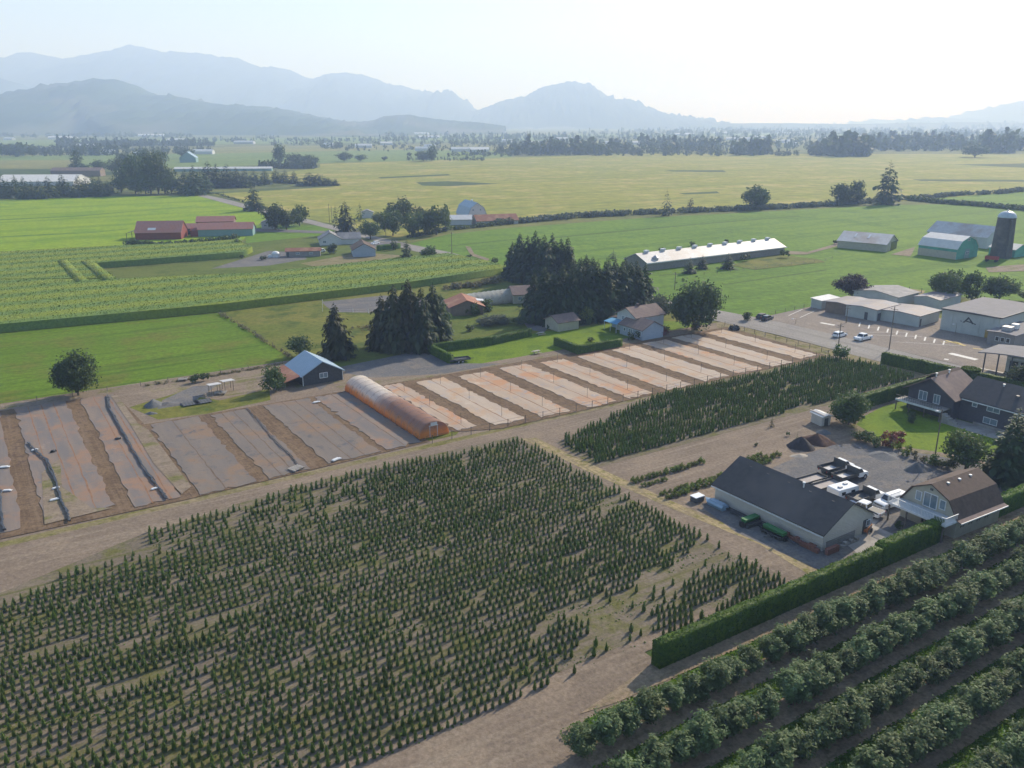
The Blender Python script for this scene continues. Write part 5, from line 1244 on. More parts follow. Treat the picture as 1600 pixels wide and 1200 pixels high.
for t in (9.2, 11.5, 13.8): part(r, 'awning_post', 'trim', lambda mb, t=t: mb.box(-.5, -.42, t, t+.08, 0, 2.26))
part(r, 'side_wing_roof', 'r_brown', lambda mb: rooffaces(mb, [(12.2,2.9),(15.6,2.5)], 'x', 3, 9.5, over=.3)); part(r, 'side_wing', 'w_blue', lambda mb: mb.box(3.2, 9.2, 12.25, 15.4, 0, 2.5))
r = building('small_garage', 'small cream garage with a mauve roof left of the pale blue house', (872,519), 6.4, 5.6, 2.3, 3.6, 'x', 'w_cream', 'r_mauve', ang=33, ov=.35)
r = building('farm_house', 'brown roofed house half hidden by the conifer grove', (802,475), 10, 7.5, 2.7, 4.4, 'x', 'w_cream', 'r_mauve', ang=-20+33, ov=.5, wins=[('x', 2, 1, 1.2, 1)])
r = building('farm_house', 'rust roofed house behind the clump of shaggy cedars', (712,492), 9, 10, 2.3, 4.0, 'y', 'w_brown', 'r_rust', ang=12, ov=.5, pos=(W(704,494)[0], W(704,494)[1]))
part(r, 'white_porch_roof', 'white', lambda mb: mb.prism([(7.5, 2.75),(10.5, 2.4),(10.5, 2.5),(7.5, 2.85)], 'y', 6, 9))
# ---- mid-distance farms
r = building('red_shed', 'red roofed shed, left of the three on the bright meadow', (212,374), 19.5, 12, 3.2, 7.4, 'x', 'w_red', 'r_red', ang=7, ov=.5, pos=W(212,375))
part(r, 'open_lean_to', 'darkmetal', lambda mb: (mb.prism([(-4.5,2.6),(-4.5,2.75),(-.1,4.0),(-.1,3.85)], 'y', 2, 10), mb.box(-4.4,-4.2,2,2.2,0,2.6), mb.box(-4.4,-4.2,9.6,9.8,0,2.6)))
part(r, 'roof_light', 'white', lambda mb: mb.prism([(1.0,4.07),(2.2,4.91),(2.2,4.97),(1.0,4.13)], 'x', 5.2, 8.6))
building('red_shed', 'low dark shed with a red roof, the middle one on the bright meadow', (274,367), 10.5, 7, 2.8, 4.6, 'x', 'w_darkgrey', 'r_red', ang=7, ov=.3)
r = building('red_shed', 'teal walled shed with a long red roof, right of the three', (310,370), 24, 9, 3.2, 5.6, 'x', 'w_teal2', 'r_red', ang=9, ov=.4)
building('red_shed', 'rear red roofed shed seen over the teal walled one', (308,362), 17, 8, 4.6, 6.6, 'x', 'w_brown', 'r_red', ang=9, ov=.4)
part(r, 'side_room', 'w_red', lambda mb: (mb.box(-3.4,-.05,.4,5,0,2.6), mb.prism([(.2,2.62),(.2,2.8),(5.2,3.6),(5.2,3.42)], 'x', -3.7, -.05)))
building('small_white_house', 'small white farmhouse beside the broadleaf trees', (409,358), 7, 7, 3, 4.6, 'y', 'w_white', 'r_grey', ang=12, ov=.4, wins=[('x', 1.8, 1.2, 1.4, 1.0), ('x', 5, 1.2, 1.4, 1.0)])
r = building('farm_house', 'wide grey hip-like roofed farmhouse with white walls', (500,384), 9, 9.5, 2.6, 5.2, 'y', 'w_white', 'r_grey', ang=15, ov=.6, wins=[('x', 2, 1, 1.4, 1.1), ('y', 3, 1, 1.6, 1.1)])
part(r, 'wing', 'w_white', lambda mb: mb.box(9.05, 17, 1, 8, 0, 2.5)); part(r, 'wing_roof', 'r_grey', lambda mb: rooffaces(mb, [(1,2.5),(4.5,4.6),(8,2.5)], 'x', 7.5, 17.5, over=.5))
building('farm_house', 'dark brown roofed farmhouse with a pale blue gable end', (552,402), 8.6, 12.5, 2.7, 5.0, 'y', 'w_blue', 'r_brown', ang=14, ov=.5, wins=[('y', 3, 1, 1.6, 1.1)])
r = building('long_outbuilding', 'low long outbuilding with a reddish roof beside the white tank', (447,402), 13, 4.2, 2.2, 3.1, 'x', 'w_tan', 'r_rust', ang=9, ov=.3, wins=[('x', 4.5, 1.0, 1.4, .7), ('x', 9.5, 1.0, 1.4, .7)], doors=[('x', .8, .9, 1.9)])
tk = empty('storage_tank', W(431,402), 'round white tank left of the low long outbuilding', 'tank')
part(tk, 'shell', 'white', lambda mb: mb.tube([(0,0,0),(0,0,1.6),(0,0,2.1),(0,0,2.4)], [1.5,1.5,1.1,.3], 18)); part(tk, 'small_tank', 'white', lambda mb: mb.tube([(-2.0,-.6,0),(-2.0,-.6,.9),(-2.0,-.6,1.1)], [.9,.9,.4], 14))
r = building('gambrel_barn', 'blue roofed white gambrel barn beyond the canal', (731,347), 10.5, 21, 3.0, 9.6, 'y', 'w_white', 'r_bluemetal', ang=20, kind='gambrel', ov=.3, wins=[('x', 3, 5.5, 1, 1.2), ('x', 7, 5.5, 1, 1.2)])
part(r, 'ridge_ventilator', 'trim', lambda mb: mb.box(4.8, 5.7, 9, 10, 9.7, 10.6))
building('white_shed', 'low white shed left of the blue gambrel barn', (703,352), 11, 8, 2.8, 4.6, 'x', 'w_white', 'r_white', ang=5, ov=.4)
building('open_shed', 'rusty pink roofed shed right of the blue gambrel barn', (745,352), 22, 9, 2.2, 4.6, 'x', 'w_white', 'r_rust', ang=18, ov=.8)
building('small_white_house', 'tiny white house glimpsed between the trees at the road bend', (566,341), 6, 6, 3, 4.2, 'y', 'w_white', 'r_grey', ang=12)
building('turquoise_barn', 'turquoise gabled barn among trees far left', (281,254), 20, 15, 6, 13, 'y', 'w_teal2', 'r_bluemetal', ang=8)
building('pink_shed', 'long mauve shed with a pinkish roof, far left', (80,276), 46, 12, 5.5, 8.0, 'x', 'w_brown', 'r_mauve', ang=3)
building('white_shed', 'white roofed greenhouse block behind the row of conifers at the far left', (-8,291), 62, 34, 3.5, 8, 'x', 'w_white', 'r_white', ang=4)
building('white_shed', 'long white roofed sheds behind the windbreak', (272,268), 100, 9, 2.6, 4.2, 'x', 'w_teal2', 'r_white', ang=6)
lab = 'tiny pale farm building far out on the hazy plain'
for (x, y, L, wd) in [(145,242,60,20),(118,231,70,20),(160,226,40,20),(75,217,120,30),(100,218,60,30),(5,219,60,20),(215,213,160,40),(260,221,100,30),(365,225,90,20),(505,229,40,16),(555,231,60,20),(648,236,60,20),(662,232,40,16),(705,237,120,20),(735,238,60,20),
                      (640,210,150,40),(655,216,120,30),(820,226,60,20),(945,226,60,20),(985,226,60,20),(1055,211,140,40),(1115,209,120,40),(1135,219,140,30),(1150,225,60,20),(1213,223,60,20),(1225,227,50,20),(1215,210,160,40),(1280,219,120,30),(1300,228,60,20),(1365,229,60,20),
                      (1385,233,40,14),(1437,229,40,14),(1493,205,120,30),(1528,206,90,30),(1372,221,80,24),(1460,222,80,24),(1570,218,90,24),(1595,231,60,20),(300,241,60,20),(208,245,30,14),(595,227,50,18),(780,222,60,20),(870,219,80,24),(1180,216,90,24),(1340,215,90,24),(1410,214,80,24)]:
    building('far_building', lab, (x, y), L*.55, wd*.6, 4.5, 7.5, 'x', 'w_white', 'r_white', ang=rnd.uniform(-20, 20), group='pale far buildings on the plain', ov=.5)

# ------------------------------------------------------------------ vehicles
def wheel(root, x, y, r=.4, wd=.26):
    w_ = MB().tube([(x, y-wd/2, r), (x, y+wd/2, r)], [r, r], 16).obj('wheel', M['tyre'], root)
    s = 1 if y > 0 else -1
    MB().tube([(x, y+s*wd/2, r), (x, y+s*(wd/2+.02), r)], [r*.58, r*.5], 12).obj('rim', M['rim'], w_)
def rounded(pts, n=2):
    """corner-cut polygon"""
    for _ in range(n-1):
        q = []
        for i in range(len(pts)):
            a = np.array(pts[i-1]); b = np.array(pts[i]); c = np.array(pts[(i+1) % len(pts)])
            la, lc = np.linalg.norm(a-b), np.linalg.norm(c-b); d = min(.12, la*.3, lc*.3); q += [tuple(b+(a-b)/la*d), tuple(b+(c-b)/lc*d)]
        pts = q
    return pts
def body_prism(mb, side, hw, taper=None):
    """side profile (x,z) extruded over the width with pulled-in top edges"""
    side = rounded(side); n = len(side); zt = max(p[1] for p in side); zb = min(p[1] for p in side)
    rings = []
    for y, k in ((-hw, 1), (-hw*.93, 0), (hw*.93, 0), (hw, 1)):
        rings.append([(x*(1-.015*k), y*(1-(taper or 0)*(z-zb)/(zt-zb+1e-6)), z-(.04*k if z > zb+.1 else 0)) for x, z in side])
    vs = [p for r_ in rings for p in r_]
    fs = [tuple(range(n))[::-1], tuple(range(3*n, 4*n))]
    for j in range(3): fs += [(j*n+i, j*n+(i+1) % n, (j+1)*n+(i+1) % n, (j+1)*n+i) for i in range(n)]
    mb.add(vs, fs)
def lights(root, xf, xr, hw, z=.85):
    for s in (-1, 1):
        MB().box(xf-.02, xf+.03, s*hw*.72-.17, s*hw*.72+.17, z-.09, z+.1).obj('headlight', M['lightglass'], root)
        MB().box(xr-.03, xr+.02, s*hw*.85-.08, s*hw*.85+.08, z-.05, z+.25).obj('tail_light', M['redpaint'], root)
def cab_windows(root, cab, hw, tp, zb, zt, x_splits):
    """glass in the cab sides, front and back; cab: (xr_bottom, xr_top, xf_top, xf_bottom)"""
    a, b, c, d = cab; e = .012
    def yat(z): return hw*(1-tp*(z-zb)/(zt-zb))
    z0, z1 = zb+.1, zt-.13
    def xr(z): return a+(b-a)*(z-zb)/(zt-zb)
    def xf(z): return d+(c-d)*(z-zb)/(zt-zb)
    for s in (-1, 1):
        for k in range(len(x_splits)-1):
            t0, t1 = x_splits[k], x_splits[k+1]
            q = []
            for z, t in ((z0, t0), (z0, t1), (z1, t1), (z1, t0)):
                x0_, x1_ = xr(z)+.12, xf(z)-.12; q.append((x0_+(x1_-x0_)*t+(.04 if t == t0 else -.04), s*(yat(z)+e), z))
            MB().add(q+[(p[0], p[1]-s*.03, p[2]) for p in q], [(0,1,2,3), (4,7,6,5), (0,4,5,1), (1,5,6,2), (2,6,7,3), (3,7,4,0)]).obj('window', M['glass'], root)
    for f, o_, nm in ((xf, e, 'windscreen'), (xr, -e, 'rear_window')):
        q = [(f(z0)+o_, -yat(z0)*.86, z0), (f(z0)+o_, yat(z0)*.86, z0), (f(z1)+o_, yat(z1)*.84, z1), (f(z1)+o_, -yat(z1)*.84, z1)]
        MB().add(q+[(p[0]-o_*2, p[1], p[2]) for p in q], [(0,1,2,3), (4,7,6,5), (0,4,5,1), (1,5,6,2), (2,6,7,3), (3,7,4,0)]).obj(nm, M['glass'], root)
def vehicle(kind, pos, ang, label, cat, paint='carwhite', name=None):
    r = empty(name or kind, pos, label, cat, ang)
    if kind in ('pickup_truck',):
        mb = MB(); body_prism(mb, [(-2.7,.42),(-2.75,1.1),(2.3,1.12),(2.72,1.0),(2.75,.42)], .98, .03)
        mb.obj('body', M[paint], r)
        cm = MB(); body_prism(cm, [(-.75,1.08),(-.55,1.82),(.85,1.82),(1.5,1.08)], .88, .14); cm.obj('cab', M[paint], r)
        cab_windows(r, (-.75,-.55,.85,1.5), .88, .14, 1.08, 1.82, (0, .5, 1))
        MB().box(-2.6,-.85,-.8,.8,1.1,1.125).obj('truck_bed', M['darkmetal'], r)
        wh = (1.75, -1.7)
    elif kind == 'canopy_truck':
        mb = MB(); body_prism(mb, [(-2.7,.42),(-2.75,1.15),(1.2,1.15),(2.3,1.12),(2.72,.98),(2.75,.42)], .98, .03); mb.obj('body', M[paint], r)
        cm = MB(); body_prism(cm, [(-2.65,1.1),(-2.5,1.88),(.75,1.88),(1.4,1.1)], .9, .13); cm.obj('cab', M[paint], r)
        cab_windows(r, (-2.65,-2.5,.75,1.4), .9, .13, 1.1, 1.88, (0, .42, .7, 1))
        MB().box(2.72, 2.79, -.6, .6, .7, .95).obj('grille', M['darkmetal'], r); MB().box(2.7, 2.86, -.95, .95, .42, .6).obj('bumper', M['rim'], r)
        wh = (1.75, -1.7)
    elif kind in ('car', 'wagon_car'):
        mb = MB(); body_prism(mb, [(-2.2,.35),(-2.25,.95),(1.3,.95),(2.1,.8),(2.25,.35)], .88, .04); mb.obj('body', M[paint], r)
        cm = MB(); back = -2.15 if kind == 'wagon_car' else -1.9
        body_prism(cm, [(back,.93),(back+.35,1.5),(.35,1.5),(1.15,.93)], .8, .16); cm.obj('cabin', M[paint], r)
        cab_windows(r, (back, back+.35, .35, 1.15), .8, .16, .93, 1.5, (0, .45, 1)); wh = (1.35, -1.35)
    elif kind == 'flatbed_truck':
        mb = MB(); body_prism(mb, [(.85,.55),(.85,1.25),(1.95,1.27),(2.95,1.15),(3.05,.5)], .95, .04); mb.obj('body', M[paint], r)
        cm = MB(); body_prism(cm, [(.55,.7),(.6,2.0),(1.45,2.0),(2.0,1.2),(1.9,.7)], .93, .1); cm.obj('cab', M[paint], r)
        cab_windows(r, (.58,.62,1.45,2.0), .93, .1, 1.2, 2.0, (.05, 1))
        MB().box(-3.1,.5,-1.1,1.1,.92,1.02).obj('deck', M['darkmetal'], r)
        MB().box(-2.4,-.6,-.6,.5,1.025,1.06).obj('deck_mat', M['rim'], r) if 'nearest' in label or 'farther' in label else None
        sd_ = MB(); sd_.box(-3.1,.5,-1.1,-1.05,1.02,1.42); sd_.box(-3.1,.5,1.05,1.1,1.02,1.42); sd_.box(-3.1,-3.05,-1.05,1.05,1.02,1.42)
        for k in range(5): sd_.box(-3.1+k*.89,-3.02+k*.89,-1.14,-1.10,.92,1.45); sd_.box(-3.1+k*.89,-3.02+k*.89,1.10,1.14,.92,1.45)
        sd_.obj('side_board', M['darkmetal'], r)
        MB().box(.4,.5,-1.12,1.12,1.02,2.15).obj('headboard', M['darkmetal'], r)
        MB().box(-3.0,2.9,-.4,.4,.55,.9).obj('chassis', M['darkmetal'], r)
        wh = (2.25, -1.8)
    for x in wh:
        for s in (-1, 1): wheel(r, x, s*.84 if kind not in ('car', 'wagon_car') else s*.76, .42 if kind not in ('car', 'wagon_car') else .32)
    lights(r, {'flatbed_truck': 3.0}.get(kind, 2.73 if 'truck' in kind else 2.2), {'flatbed_truck': -3.1}.get(kind, -2.74 if 'truck' in kind else -2.22), .95 if 'truck' in kind else .84)
    return r
def facing(a, b): A_, B_ = W(*a), W(*b); return math.atan2(B_[1]-A_[1], B_[0]-A_[0])
def mid(a, b): A_, B_ = W(*a), W(*b); return ((A_[0]+B_[0])/2, (A_[1]+B_[1])/2)
vs_ = .86
def place(kind, rear, front, label, cat, s=.95, **k):
    r = vehicle(kind, mid(rear, front), facing(rear, front), label, cat, **k); r.scale = (s, s, s); return r
place('flatbed_truck', (1283,744), (1330,732), 'farther of the two white flatbed trucks standing side by side in the yard', 'truck')
place('flatbed_truck', (1303,757), (1352,743), 'nearest of the two white flatbed trucks standing side by side, in front of its twin', 'truck')
place('flatbed_truck', (1330,790), (1374,778), 'lone white flatbed truck between the camper and the canopied pickup', 'truck')
place('canopy_truck', (1412,784), (1371,797), 'white pickup with a canopy parked beside the balcony garage', 'pickup truck', s=.95)
place('pickup_truck', (1363,806), (1338,797), 'white pickup half hidden behind the end of the dark shop roof', 'pickup truck', s=.9)
place('pickup_truck', (1359,529), (1337,534), 'white pickup parked on the roadside by the school lot', 'pickup truck', s=.95)
place('wagon_car', (1302,529), (1321,524), 'white car parked behind the left utility pole at the school', 'car', s=.95)
place('car', (1186,499), (1196,496), 'dark teal car parked beside the roadside bush', 'car', paint='darkmetal')
place('car', (1194,502), (1203,499), 'dark car nearest the road by the roadside bush', 'car', paint='glass')
place('wagon_car', (592,381), (580,383), 'white car behind the dark brown roofed farmhouse', 'car')
place('car', (505,394), (496,395), 'white car under the wide grey roofed farmhouse', 'car')
place('car', (558,367), (550,368), 'pale car on the driveway by the round roadside tree', 'car', paint='rim')
place('wagon_car', (391,360), (384,361), 'pale van between the teal walled shed and the white farmhouse', 'car', paint='rim', s=1.2)
place('car', (397,357), (393,358), 'small dark car by the white farmhouse', 'car', paint='darkmetal')
def trailer(rear, front, label, wood):
    r = empty('flat_trailer', mid(rear, front), label, 'trailer', facing(rear, front)); r.scale = (.92, .92, .92)
    MB().box(-2.6,2.4,-1.0,1.0,.62,.7).obj('deck', M[wood], r)
    mb = MB()
    for s in (-1, 1): mb.box(-2.6,2.4,s*1.03-.03,s*1.03+.03,.6,1.0)
    mb.box(2.4,2.46,-1.06,1.06,.6,1.05); mb.box(-2.66,-2.6,-1.06,1.06,.55,.72); mb.box(2.46,3.6,-.05,.05,.55,.65)
    mb.obj('frame', M['darkmetal'], r); 
    for s in (-1, 1):
        MB().box(-1.2,.9,s*1.06-.0,s*1.06+s*.3,.78,.84).obj('mudguard', M['darkmetal'], r)
        for x in (-.65, .35): wheel(r, x, s*1.22, .36, .2)
M['deckwood'] = surf('trailer_deck_wood', (.36, .32, .30), (.30, .27, .25), 2, .8)
trailer((1250,760), (1285,750), 'flat wooden trailer, left of the two trailers behind the shop', 'deckwood')
trailer((1274,769), (1311,758), 'flat wooden trailer, right of the two, nearer to the camper', 'deckwood')
trailer((705,567), (731,564), 'old low trailer on the lawn edge by the bent garden hedge', 'darkmetal')
cp = empty('camper', mid((1296,785), (1333,775)), 'white camper unit with roof vents between trailer and flatbed truck', 'camper', facing((1296,785), (1333,775)))
mb = MB(); body_prism(mb, [(-1.9,.5),(-1.95,2.05),(1.9,2.1),(2.1,1.6),(1.5,.5)], 1.05, .03); mb.obj('shell', M['carwhite'], cp)
for x, y in ((-.9,-.3),(.6,.2)): MB().box(x-.28,x+.28,y-.22,y+.22,2.04,2.24).obj('roof_vent', M['rim'], cp)
for x in (-.9, .9): MB().box(x-.35,x+.35,-1.07,-1.02,1.2,1.65).obj('window', M['glass'], cp)
MB().box(1.6,1.9,-.6,.6,1.3,1.75).obj('window', M['glass'], cp)
for s in (-1, 1): wheel(cp, -.3, s*.92, .34, .22)
# boats / machines beside the shop
M['jgreen'] = surf('green_paint', (.03, .17, .05), (.03, .13, .04), 2, .5)
def seeder(uv, ang, label, w_=2.6):
    r = empty('seed_drill', U(*uv), label, 'farm machine', ang)
    mb = MB(); mb.prism([(-.45,1.15),(-.25,.65),(.25,.65),(.45,1.15)], 'x', -w_/2, w_/2); mb.obj('hopper', M['jgreen'], r)
    f = MB(); f.box(-w_/2,w_/2,-.8,-.7,.5,.6); f.box(-w_/2,w_/2,.6,.7,.5,.6); f.box(-.1,.1,.7,1.9,.45,.55)
    for k in range(7): x = -w_/2+.1+k*(w_-.2)/6; f.box(x-.02,x+.02,-.9,.7,.15,.52); f.tube([(x-.03,-.6,.22),(x+.03,-.6,.22)],[.22,.22],12)
    f.obj('frame', M['darkmetal'], r)
    for s in (-1, 1): wheel(r, s*(w_/2+.15), 0, .42, .2) if False else MB().tube([(s*(w_/2+.05),0,.42),(s*(w_/2+.27),0,.42)],[.42,.42],16).obj('wheel', M['tyre'], r)
seeder((80.0,66.5), AX, 'green seed drill in the middle of the junk row along the shop wall')
seeder((80.1,62.6), AX+PI/2, 'green seed drill nearer to the shop corner', 3.2)
bx = empty('white_crate', U(79.4,75.4), 'white topped box at the far end of the junk row by the shop', 'crate', AX)
MB().box(-.8,.8,-.55,.55,.12,.8).obj('box', M['darkmetal'], bx); MB().box(-.85,.85,-.6,.6,.8,.9).obj('lid', M['carwhite'], bx); MB().box(-.7,.7,-.5,.5,.0,.12).obj('skid', M['wood_pole'], bx)
bx = empty('covered_boat', U(80.3,72.6), 'tarp covered low boat beside the white topped box', 'boat', AX+PI/2)
mb = MB(); mb.prism([(-.5,.05),(.5,.05),(.75,.55),(.45,.8),(-.45,.8),(-.75,.55)], 'x', -1.5, 1.2); mb.add([(1.2,-.75,.55),(1.2,.75,.55),(2.2,0,.7),(1.2,-.5,.05),(1.2,.5,.05),(1.2,0,.85)], [(0,3,2),(3,4,2),(4,1,2),(0,2,5),(1,5,2)])
mb.obj('hull', M['r_bluemetal'], bx); MB().box(-1.3,1.0,-.4,.4,.8,.9).obj('tarp', M['r_bluemetal'], bx)
for k in range(5):
    v = 71-k*2.9; lb = ['heap of black pipes, first from the white topped box', 'heap of black pipes, second from the white topped box', 'heap of black pipes between the two green drills', 'heap of black pipes past the second green drill', 'heap of black pipes at the shop corner'][k]
    mb = MB(); rs = np.random.RandomState(k)
    for q in range(7):
        x = rs.uniform(-.6,.6); a = rs.uniform(-.25,.25); z = .1+.12*(q//2); mb.tube([(x-a,-1.2,z),(x+a,1.2,z+rs.uniform(0,.1))],[.07,.07],6)
    o = mb.obj('pipe_heap', M['hose']); p = U(80.8, v+1); o.location = (*p, 0); o.rotation_euler = (0, 0, AX); tag(o, lb, 'pipes')
M['brick'] = surf('stacked_brick', (.24, .10, .075), (.18, .09, .07), 4, .9)
def stack(uv, sx, sy, sz, label, mat='brick'):
    mb = MB(); rs = np.random.RandomState(int(sx*10))
    nx, ny, nz = max(1, int(sx/.55)), max(1, int(sy/.5)), max(1, int(sz/.3))
    for i in range(nx):
        for j in range(ny):
            for k in range(nz-(rs.rand() < .3)): mb.box(i*.55+.01, i*.55+.52, j*.5+.01, j*.5+.47, k*.3+.01, k*.3+.28)
    o = mb.obj('brick_stack', M[mat]); o.location = (*U(*uv), 0); o.rotation_euler = (0, 0, AX); tag(o, label, 'bricks')
stack((80.7,56.6), .9, 5.6, .9, 'row of stacked red bricks along the left side of the shop corner')
stack((81.4,55.6), 2.6, .8, 1.0, 'stacked red bricks at the front corner of the shop')
stack((84.6,55.9), 3.4, .7, .7, 'low row of grey blocks under the shop gable', 'concrete')
mc = empty('wood_chipper', W(1352,832), 'small orange machine frame standing by the shop gable', 'machine', AX+.3)
MB().box(-.8,.8,-.35,.35,.4,.75).obj('body', M['orange'], mc)
mb = MB()
for x in (-.8,.76):
    for y in (-.5,.46): mb.box(x,x+.05,y,y+.05,.1,1.1)
mb.box(-.8,.81,-.5,-.45,1.05,1.1); mb.box(-.8,.81,.46,.51,1.05,1.1); mb.obj('frame', M['orange'], mc)
for s in (-1, 1): wheel(mc, .5, s*.6, .3, .15)
mb = MB().prism([(.75,.7),(1.2,1.3),(1.4,1.2),(.85,.5)], 'y', -.25, .25); mb.obj('chute', M['darkmetal'], mc)
# white shed by the round tree
sh = building('garden_shed', 'small pale box shed left of the round clipped tree', (1283,667), 1.9, 2.6, 1.7, 1.95, 'y', 'w_grey', 'r_white', ang=22, ov=.15, doors=[('x', 1.0, .8, 1.4)])
part(sh, 'plank', 'deckwood', lambda mb: mb.box(.2, .5, -.2, 3.4, 1.98, 2.05))
# open shelters in the upper left yard
def shelter(p, label, a=AX):
    r = empty('open_shelter', p, label, 'shelter', a)
    for x in (0, 2.0):
        for y in (0, 2.6): MB().box(x,x+.1,y,y+.1,0,2.3-.3*(y > 1)).obj('post', M['wood_pole'], r)
    MB().prism([(-.4,2.42),(-.4,2.48),(3.2,2.02),(3.2,1.96)], 'x', -.4, 2.5).obj('roof', M['r_metal'], r)
    r.scale = (.8, .8, .9); return r
shelter(W(331,619), 'white roofed open shelter, left of a pair by the farm track')
shelter(W(352,613), 'white roofed open shelter, right of a pair by the farm track')
clutter(345, 616, 1.1, 'pallet', 'pallet floor between the two open shelters')
def mound(x, y, rx, ry, h, mat, label, cat='pile', seed=0, rot=0):
    rs = np.random.RandomState(seed+3); n = 28; m = 10; vs = []; ph = rs.rand(6)*6
    for j in range(m+1):
        t = j/m
        for k in range(n):
            a = 2*PI*k/n; w_ = 1+.10*math.sin(a*2+ph[0])+.07*math.sin(a*3+ph[1])+.05*math.sin(a*5+ph[2])
            r_ = 1-t; z = h*(1-r_**1.15)*(1+.12*math.sin(a*2+ph[3])*t*(1-t)*4)
            vs.append((rx*w_*r_, ry*w_*r_, z+rs.randn()*h*.02*(j > 0)))
            vs[-1] = (rx*w_*r_*math.cos(a), ry*w_*r_*math.sin(a), z+rs.randn()*h*.025*(0 < j))
    fs = [(j*n+k, j*n+(k+1) % n, (j+1)*n+(k+1) % n, (j+1)*n+k) for j in range(m) for k in range(n)]
    o = MB().add(vs, fs).obj('heap', mat); p = W(x, y); o.location = (*p, .01); o.rotation_euler = (0, 0, rot)
    for q in o.data.polygons: q.use_smooth = True
    return tag(o, label, cat)
M['blackmulch'] = surf('black_mulch', (.045, .04, .042), (.065, .055, .055), 3, .95, bump=.08)
M['redmulch'] = surf('red_bark_mulch', (.10, .055, .04), (.07, .04, .03), 3, .95, bump=.08)
M['darkgravel'] = surf('blue_grey_gravel', (.14, .145, .15), (.11, .115, .12), 4, .95, bump=.05)
M['palegravel'] = surf('pale_sand', (.36, .32, .27), (.30, .27, .23), 4, .95, bump=.05)
mound(1251,699,2.2,2.0,1.75,M['blackmulch'],'black mulch heap at the left of the yard heaps')
mound(1276,691,2.9,2.2,1.5,M['redmulch'],'reddish bark heap behind the black mulch heap', seed=2, rot=-.4)
mound(1286,677,1.5,1.2,.7,M['darkgravel'],'small grey gravel heap in front of the box shed', seed=3)
mound(1249,713,1.7,1.0,.35,M['palegravel'],'low pale sand heap at the foot of the black mulch heap', seed=4)
mound(1381,713,2.7,2.2,.6,M['darkgravel'],'flat round blue grey gravel mound in the open yard', seed=5)
mound(1433,734,2.2,1.7,1.3,M['darkgravel'],'pointed blue grey gravel heap near the lawn edge', seed=6)
mound(240,634,2.0,1.7,1.3,M['darkgravel'],'pointed grey gravel heap by the upper left track', seed=7)
mound(236,647,1.2,.7,.45,M['darkgravel'],'small low heap in front of the pointed gravel heap', seed=8)
mound(263,632,3.6,1.8,.4,M['gravel'],'wide flat spread of grey gravel by the upper left track', seed=9)
for (x, y, l) in ((298,632,'left dark tarp square on the grass patch'), (317,629,'right dark tarp square on the grass patch')):
    mb = MB(); mb.box(-1.5,1.5,-1.2,1.2,.0,.03)
    for k in range(6): mb.tube([(-1.5+k*.6,-1.2,.03),(-1.5+k*.6,1.2,.03)],[.04,.04],5)
    o = mb.obj('tarp', M['r_bluemetal'] if 0 else M['darkmetal']); o.location = (*W(x, y), _z[0]+.03); o.rotation_euler = (0, 0, AX); tag(o, l, 'tarp')
# garden table set, small items
def picnic(x, y, label):
    r = empty('picnic_table', W(x, y), label, 'table', AX)
    MB().box(-.9,.9,-.38,.38,.7,.76).obj('tabletop', M['deckwood'], r)
    for s in (-1, 1): MB().box(-.9,.9,s*.75-.13,s*.75+.13,.42,.46).obj('seat', M['deckwood'], r); MB().box(s*.6-.04,s*.6+.04,-.7,.7,.38,.42).obj('brace', M['deckwood'], r); MB().box(s*.6-.04,s*.6+.04,-.1,.1,0,.7).obj('leg', M['deckwood'], r)
picnic(845,524,'garden table on the lawn near the cream garage'); picnic(838,553,'dark low garden bench table in the middle of the lawn')
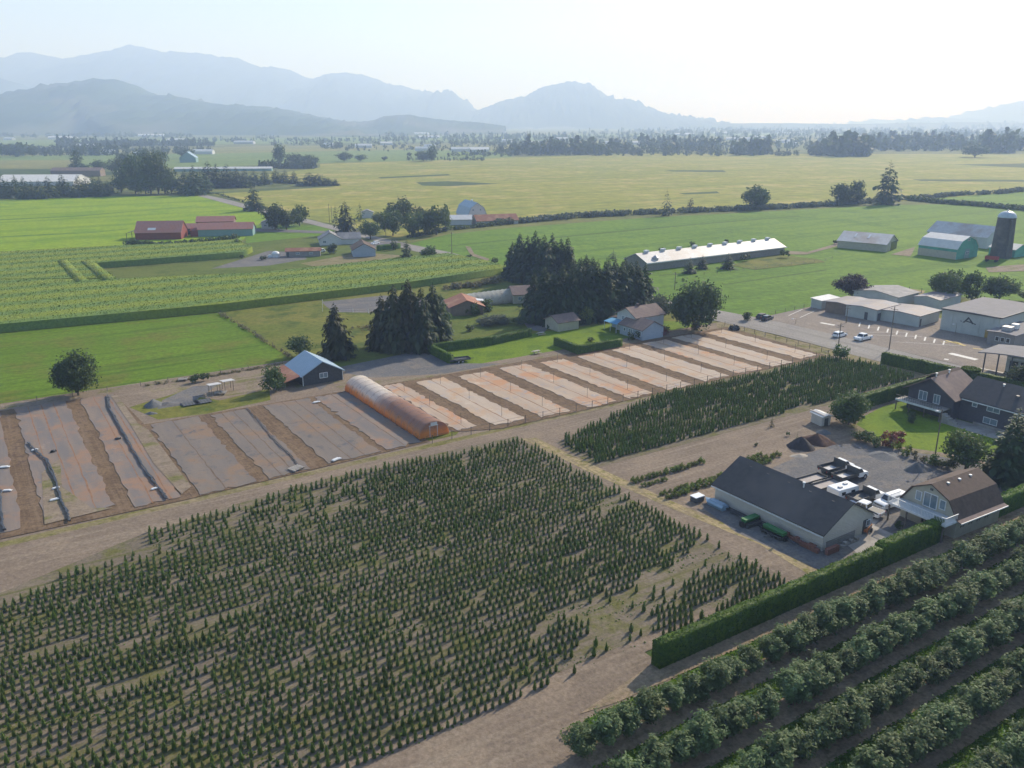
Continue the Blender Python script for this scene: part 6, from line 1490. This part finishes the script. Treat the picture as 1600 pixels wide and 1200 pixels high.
# ------------------------------------------------------------------ poles
def pole(x, yb, yt, label, kind='utility', r_=.13):
    p = W(x, yb); h = HT((x, yb), yt); o = empty('utility_pole' if kind == 'utility' else 'lamp_pole', p, label, 'pole', AX)
    MB().tube([(0,0,-.02),(0,0,h)],[r_,r_*.7],8).obj('pole', M['wood_pole'], o)
    if kind == 'utility':
        MB().box(-.06,.06,-.9,.9,h-.7,h-.6).obj('crossarm', M['wood_pole'], o)
        for s in (-1, 0, 1): MB().cyl(0, s*.8, h-.6, h-.45, .04, 6).obj('insulator', M['rim'], o)
    else:
        MB().tube([(0,0,h-.3),(-.5,.2,h-.05),(-.9,.35,h-.1)],[.04,.04,.04],5).obj('arm', M['rim'], o)
        MB().tube([(-.9,.35,h-.28),(-.9,.35,h-.1),(-.9,.35,h)],[.2,.26,.06],10).obj('lamp', M['white'], o)
    return o
pole(1389,547,479,'tall utility pole at the left end of the long roadside hedge')
pole(1310,540,505,'utility pole standing by the pale green verge bush')
pole(1322,505,478,'thin dark pole against the brown school block')
pole(706,398,362,'utility pole in the green field beside the country road')
pole(515,348,318,'left one of two utility poles at the road bend')
pole(519,349,322,'right one of two utility poles at the road bend')
pole(603,369,344,'utility pole in front of the row of broadleaf trees')
pole(1054,453,425,'utility pole in front of the first cone-shaped conifer')
pole(1560,305,291,'short pole standing on the canal bank at the right')
pole(350,311,298,'utility pole beside the farm lane in the upper left')
pole(1461,712,640,'yard lamp on a wooden pole at the lawn edge','lamp',.11)
pole(1492,525,505,'slim lamp pole in front of the big school hall','lamp',.05)
pole(1243,507,497,'short sign pole at the left end of the school lot','lamp',.05)

# ------------------------------------------------------------------ haze
m = bpy.data.materials.new('haze'); m.use_nodes = True; nt = m.node_tree
for n_ in list(nt.nodes):
    if n_.type == 'BSDF_PRINCIPLED': nt.nodes.remove(n_)
vol = nt.nodes.new('ShaderNodeVolumePrincipled'); vol.inputs['Color'].default_value = (*HAZE_COLOR, 1)
vol.inputs['Absorption Color'].default_value = (.68, .68, .68, 1)
vol.inputs['Density'].default_value = HAZE_DENSITY; vol.inputs['Anisotropy'].default_value = HAZE_ANISO
nt.links.new(vol.outputs[0], nt.nodes['Material Output'].inputs['Volume'])
hz = MB().box(-14500, 14500, -900, 16500, -3, 1180).obj('haze', m)
tag(hz, 'pale blue summer haze over the whole plain', 'haze', None, 'stuff')
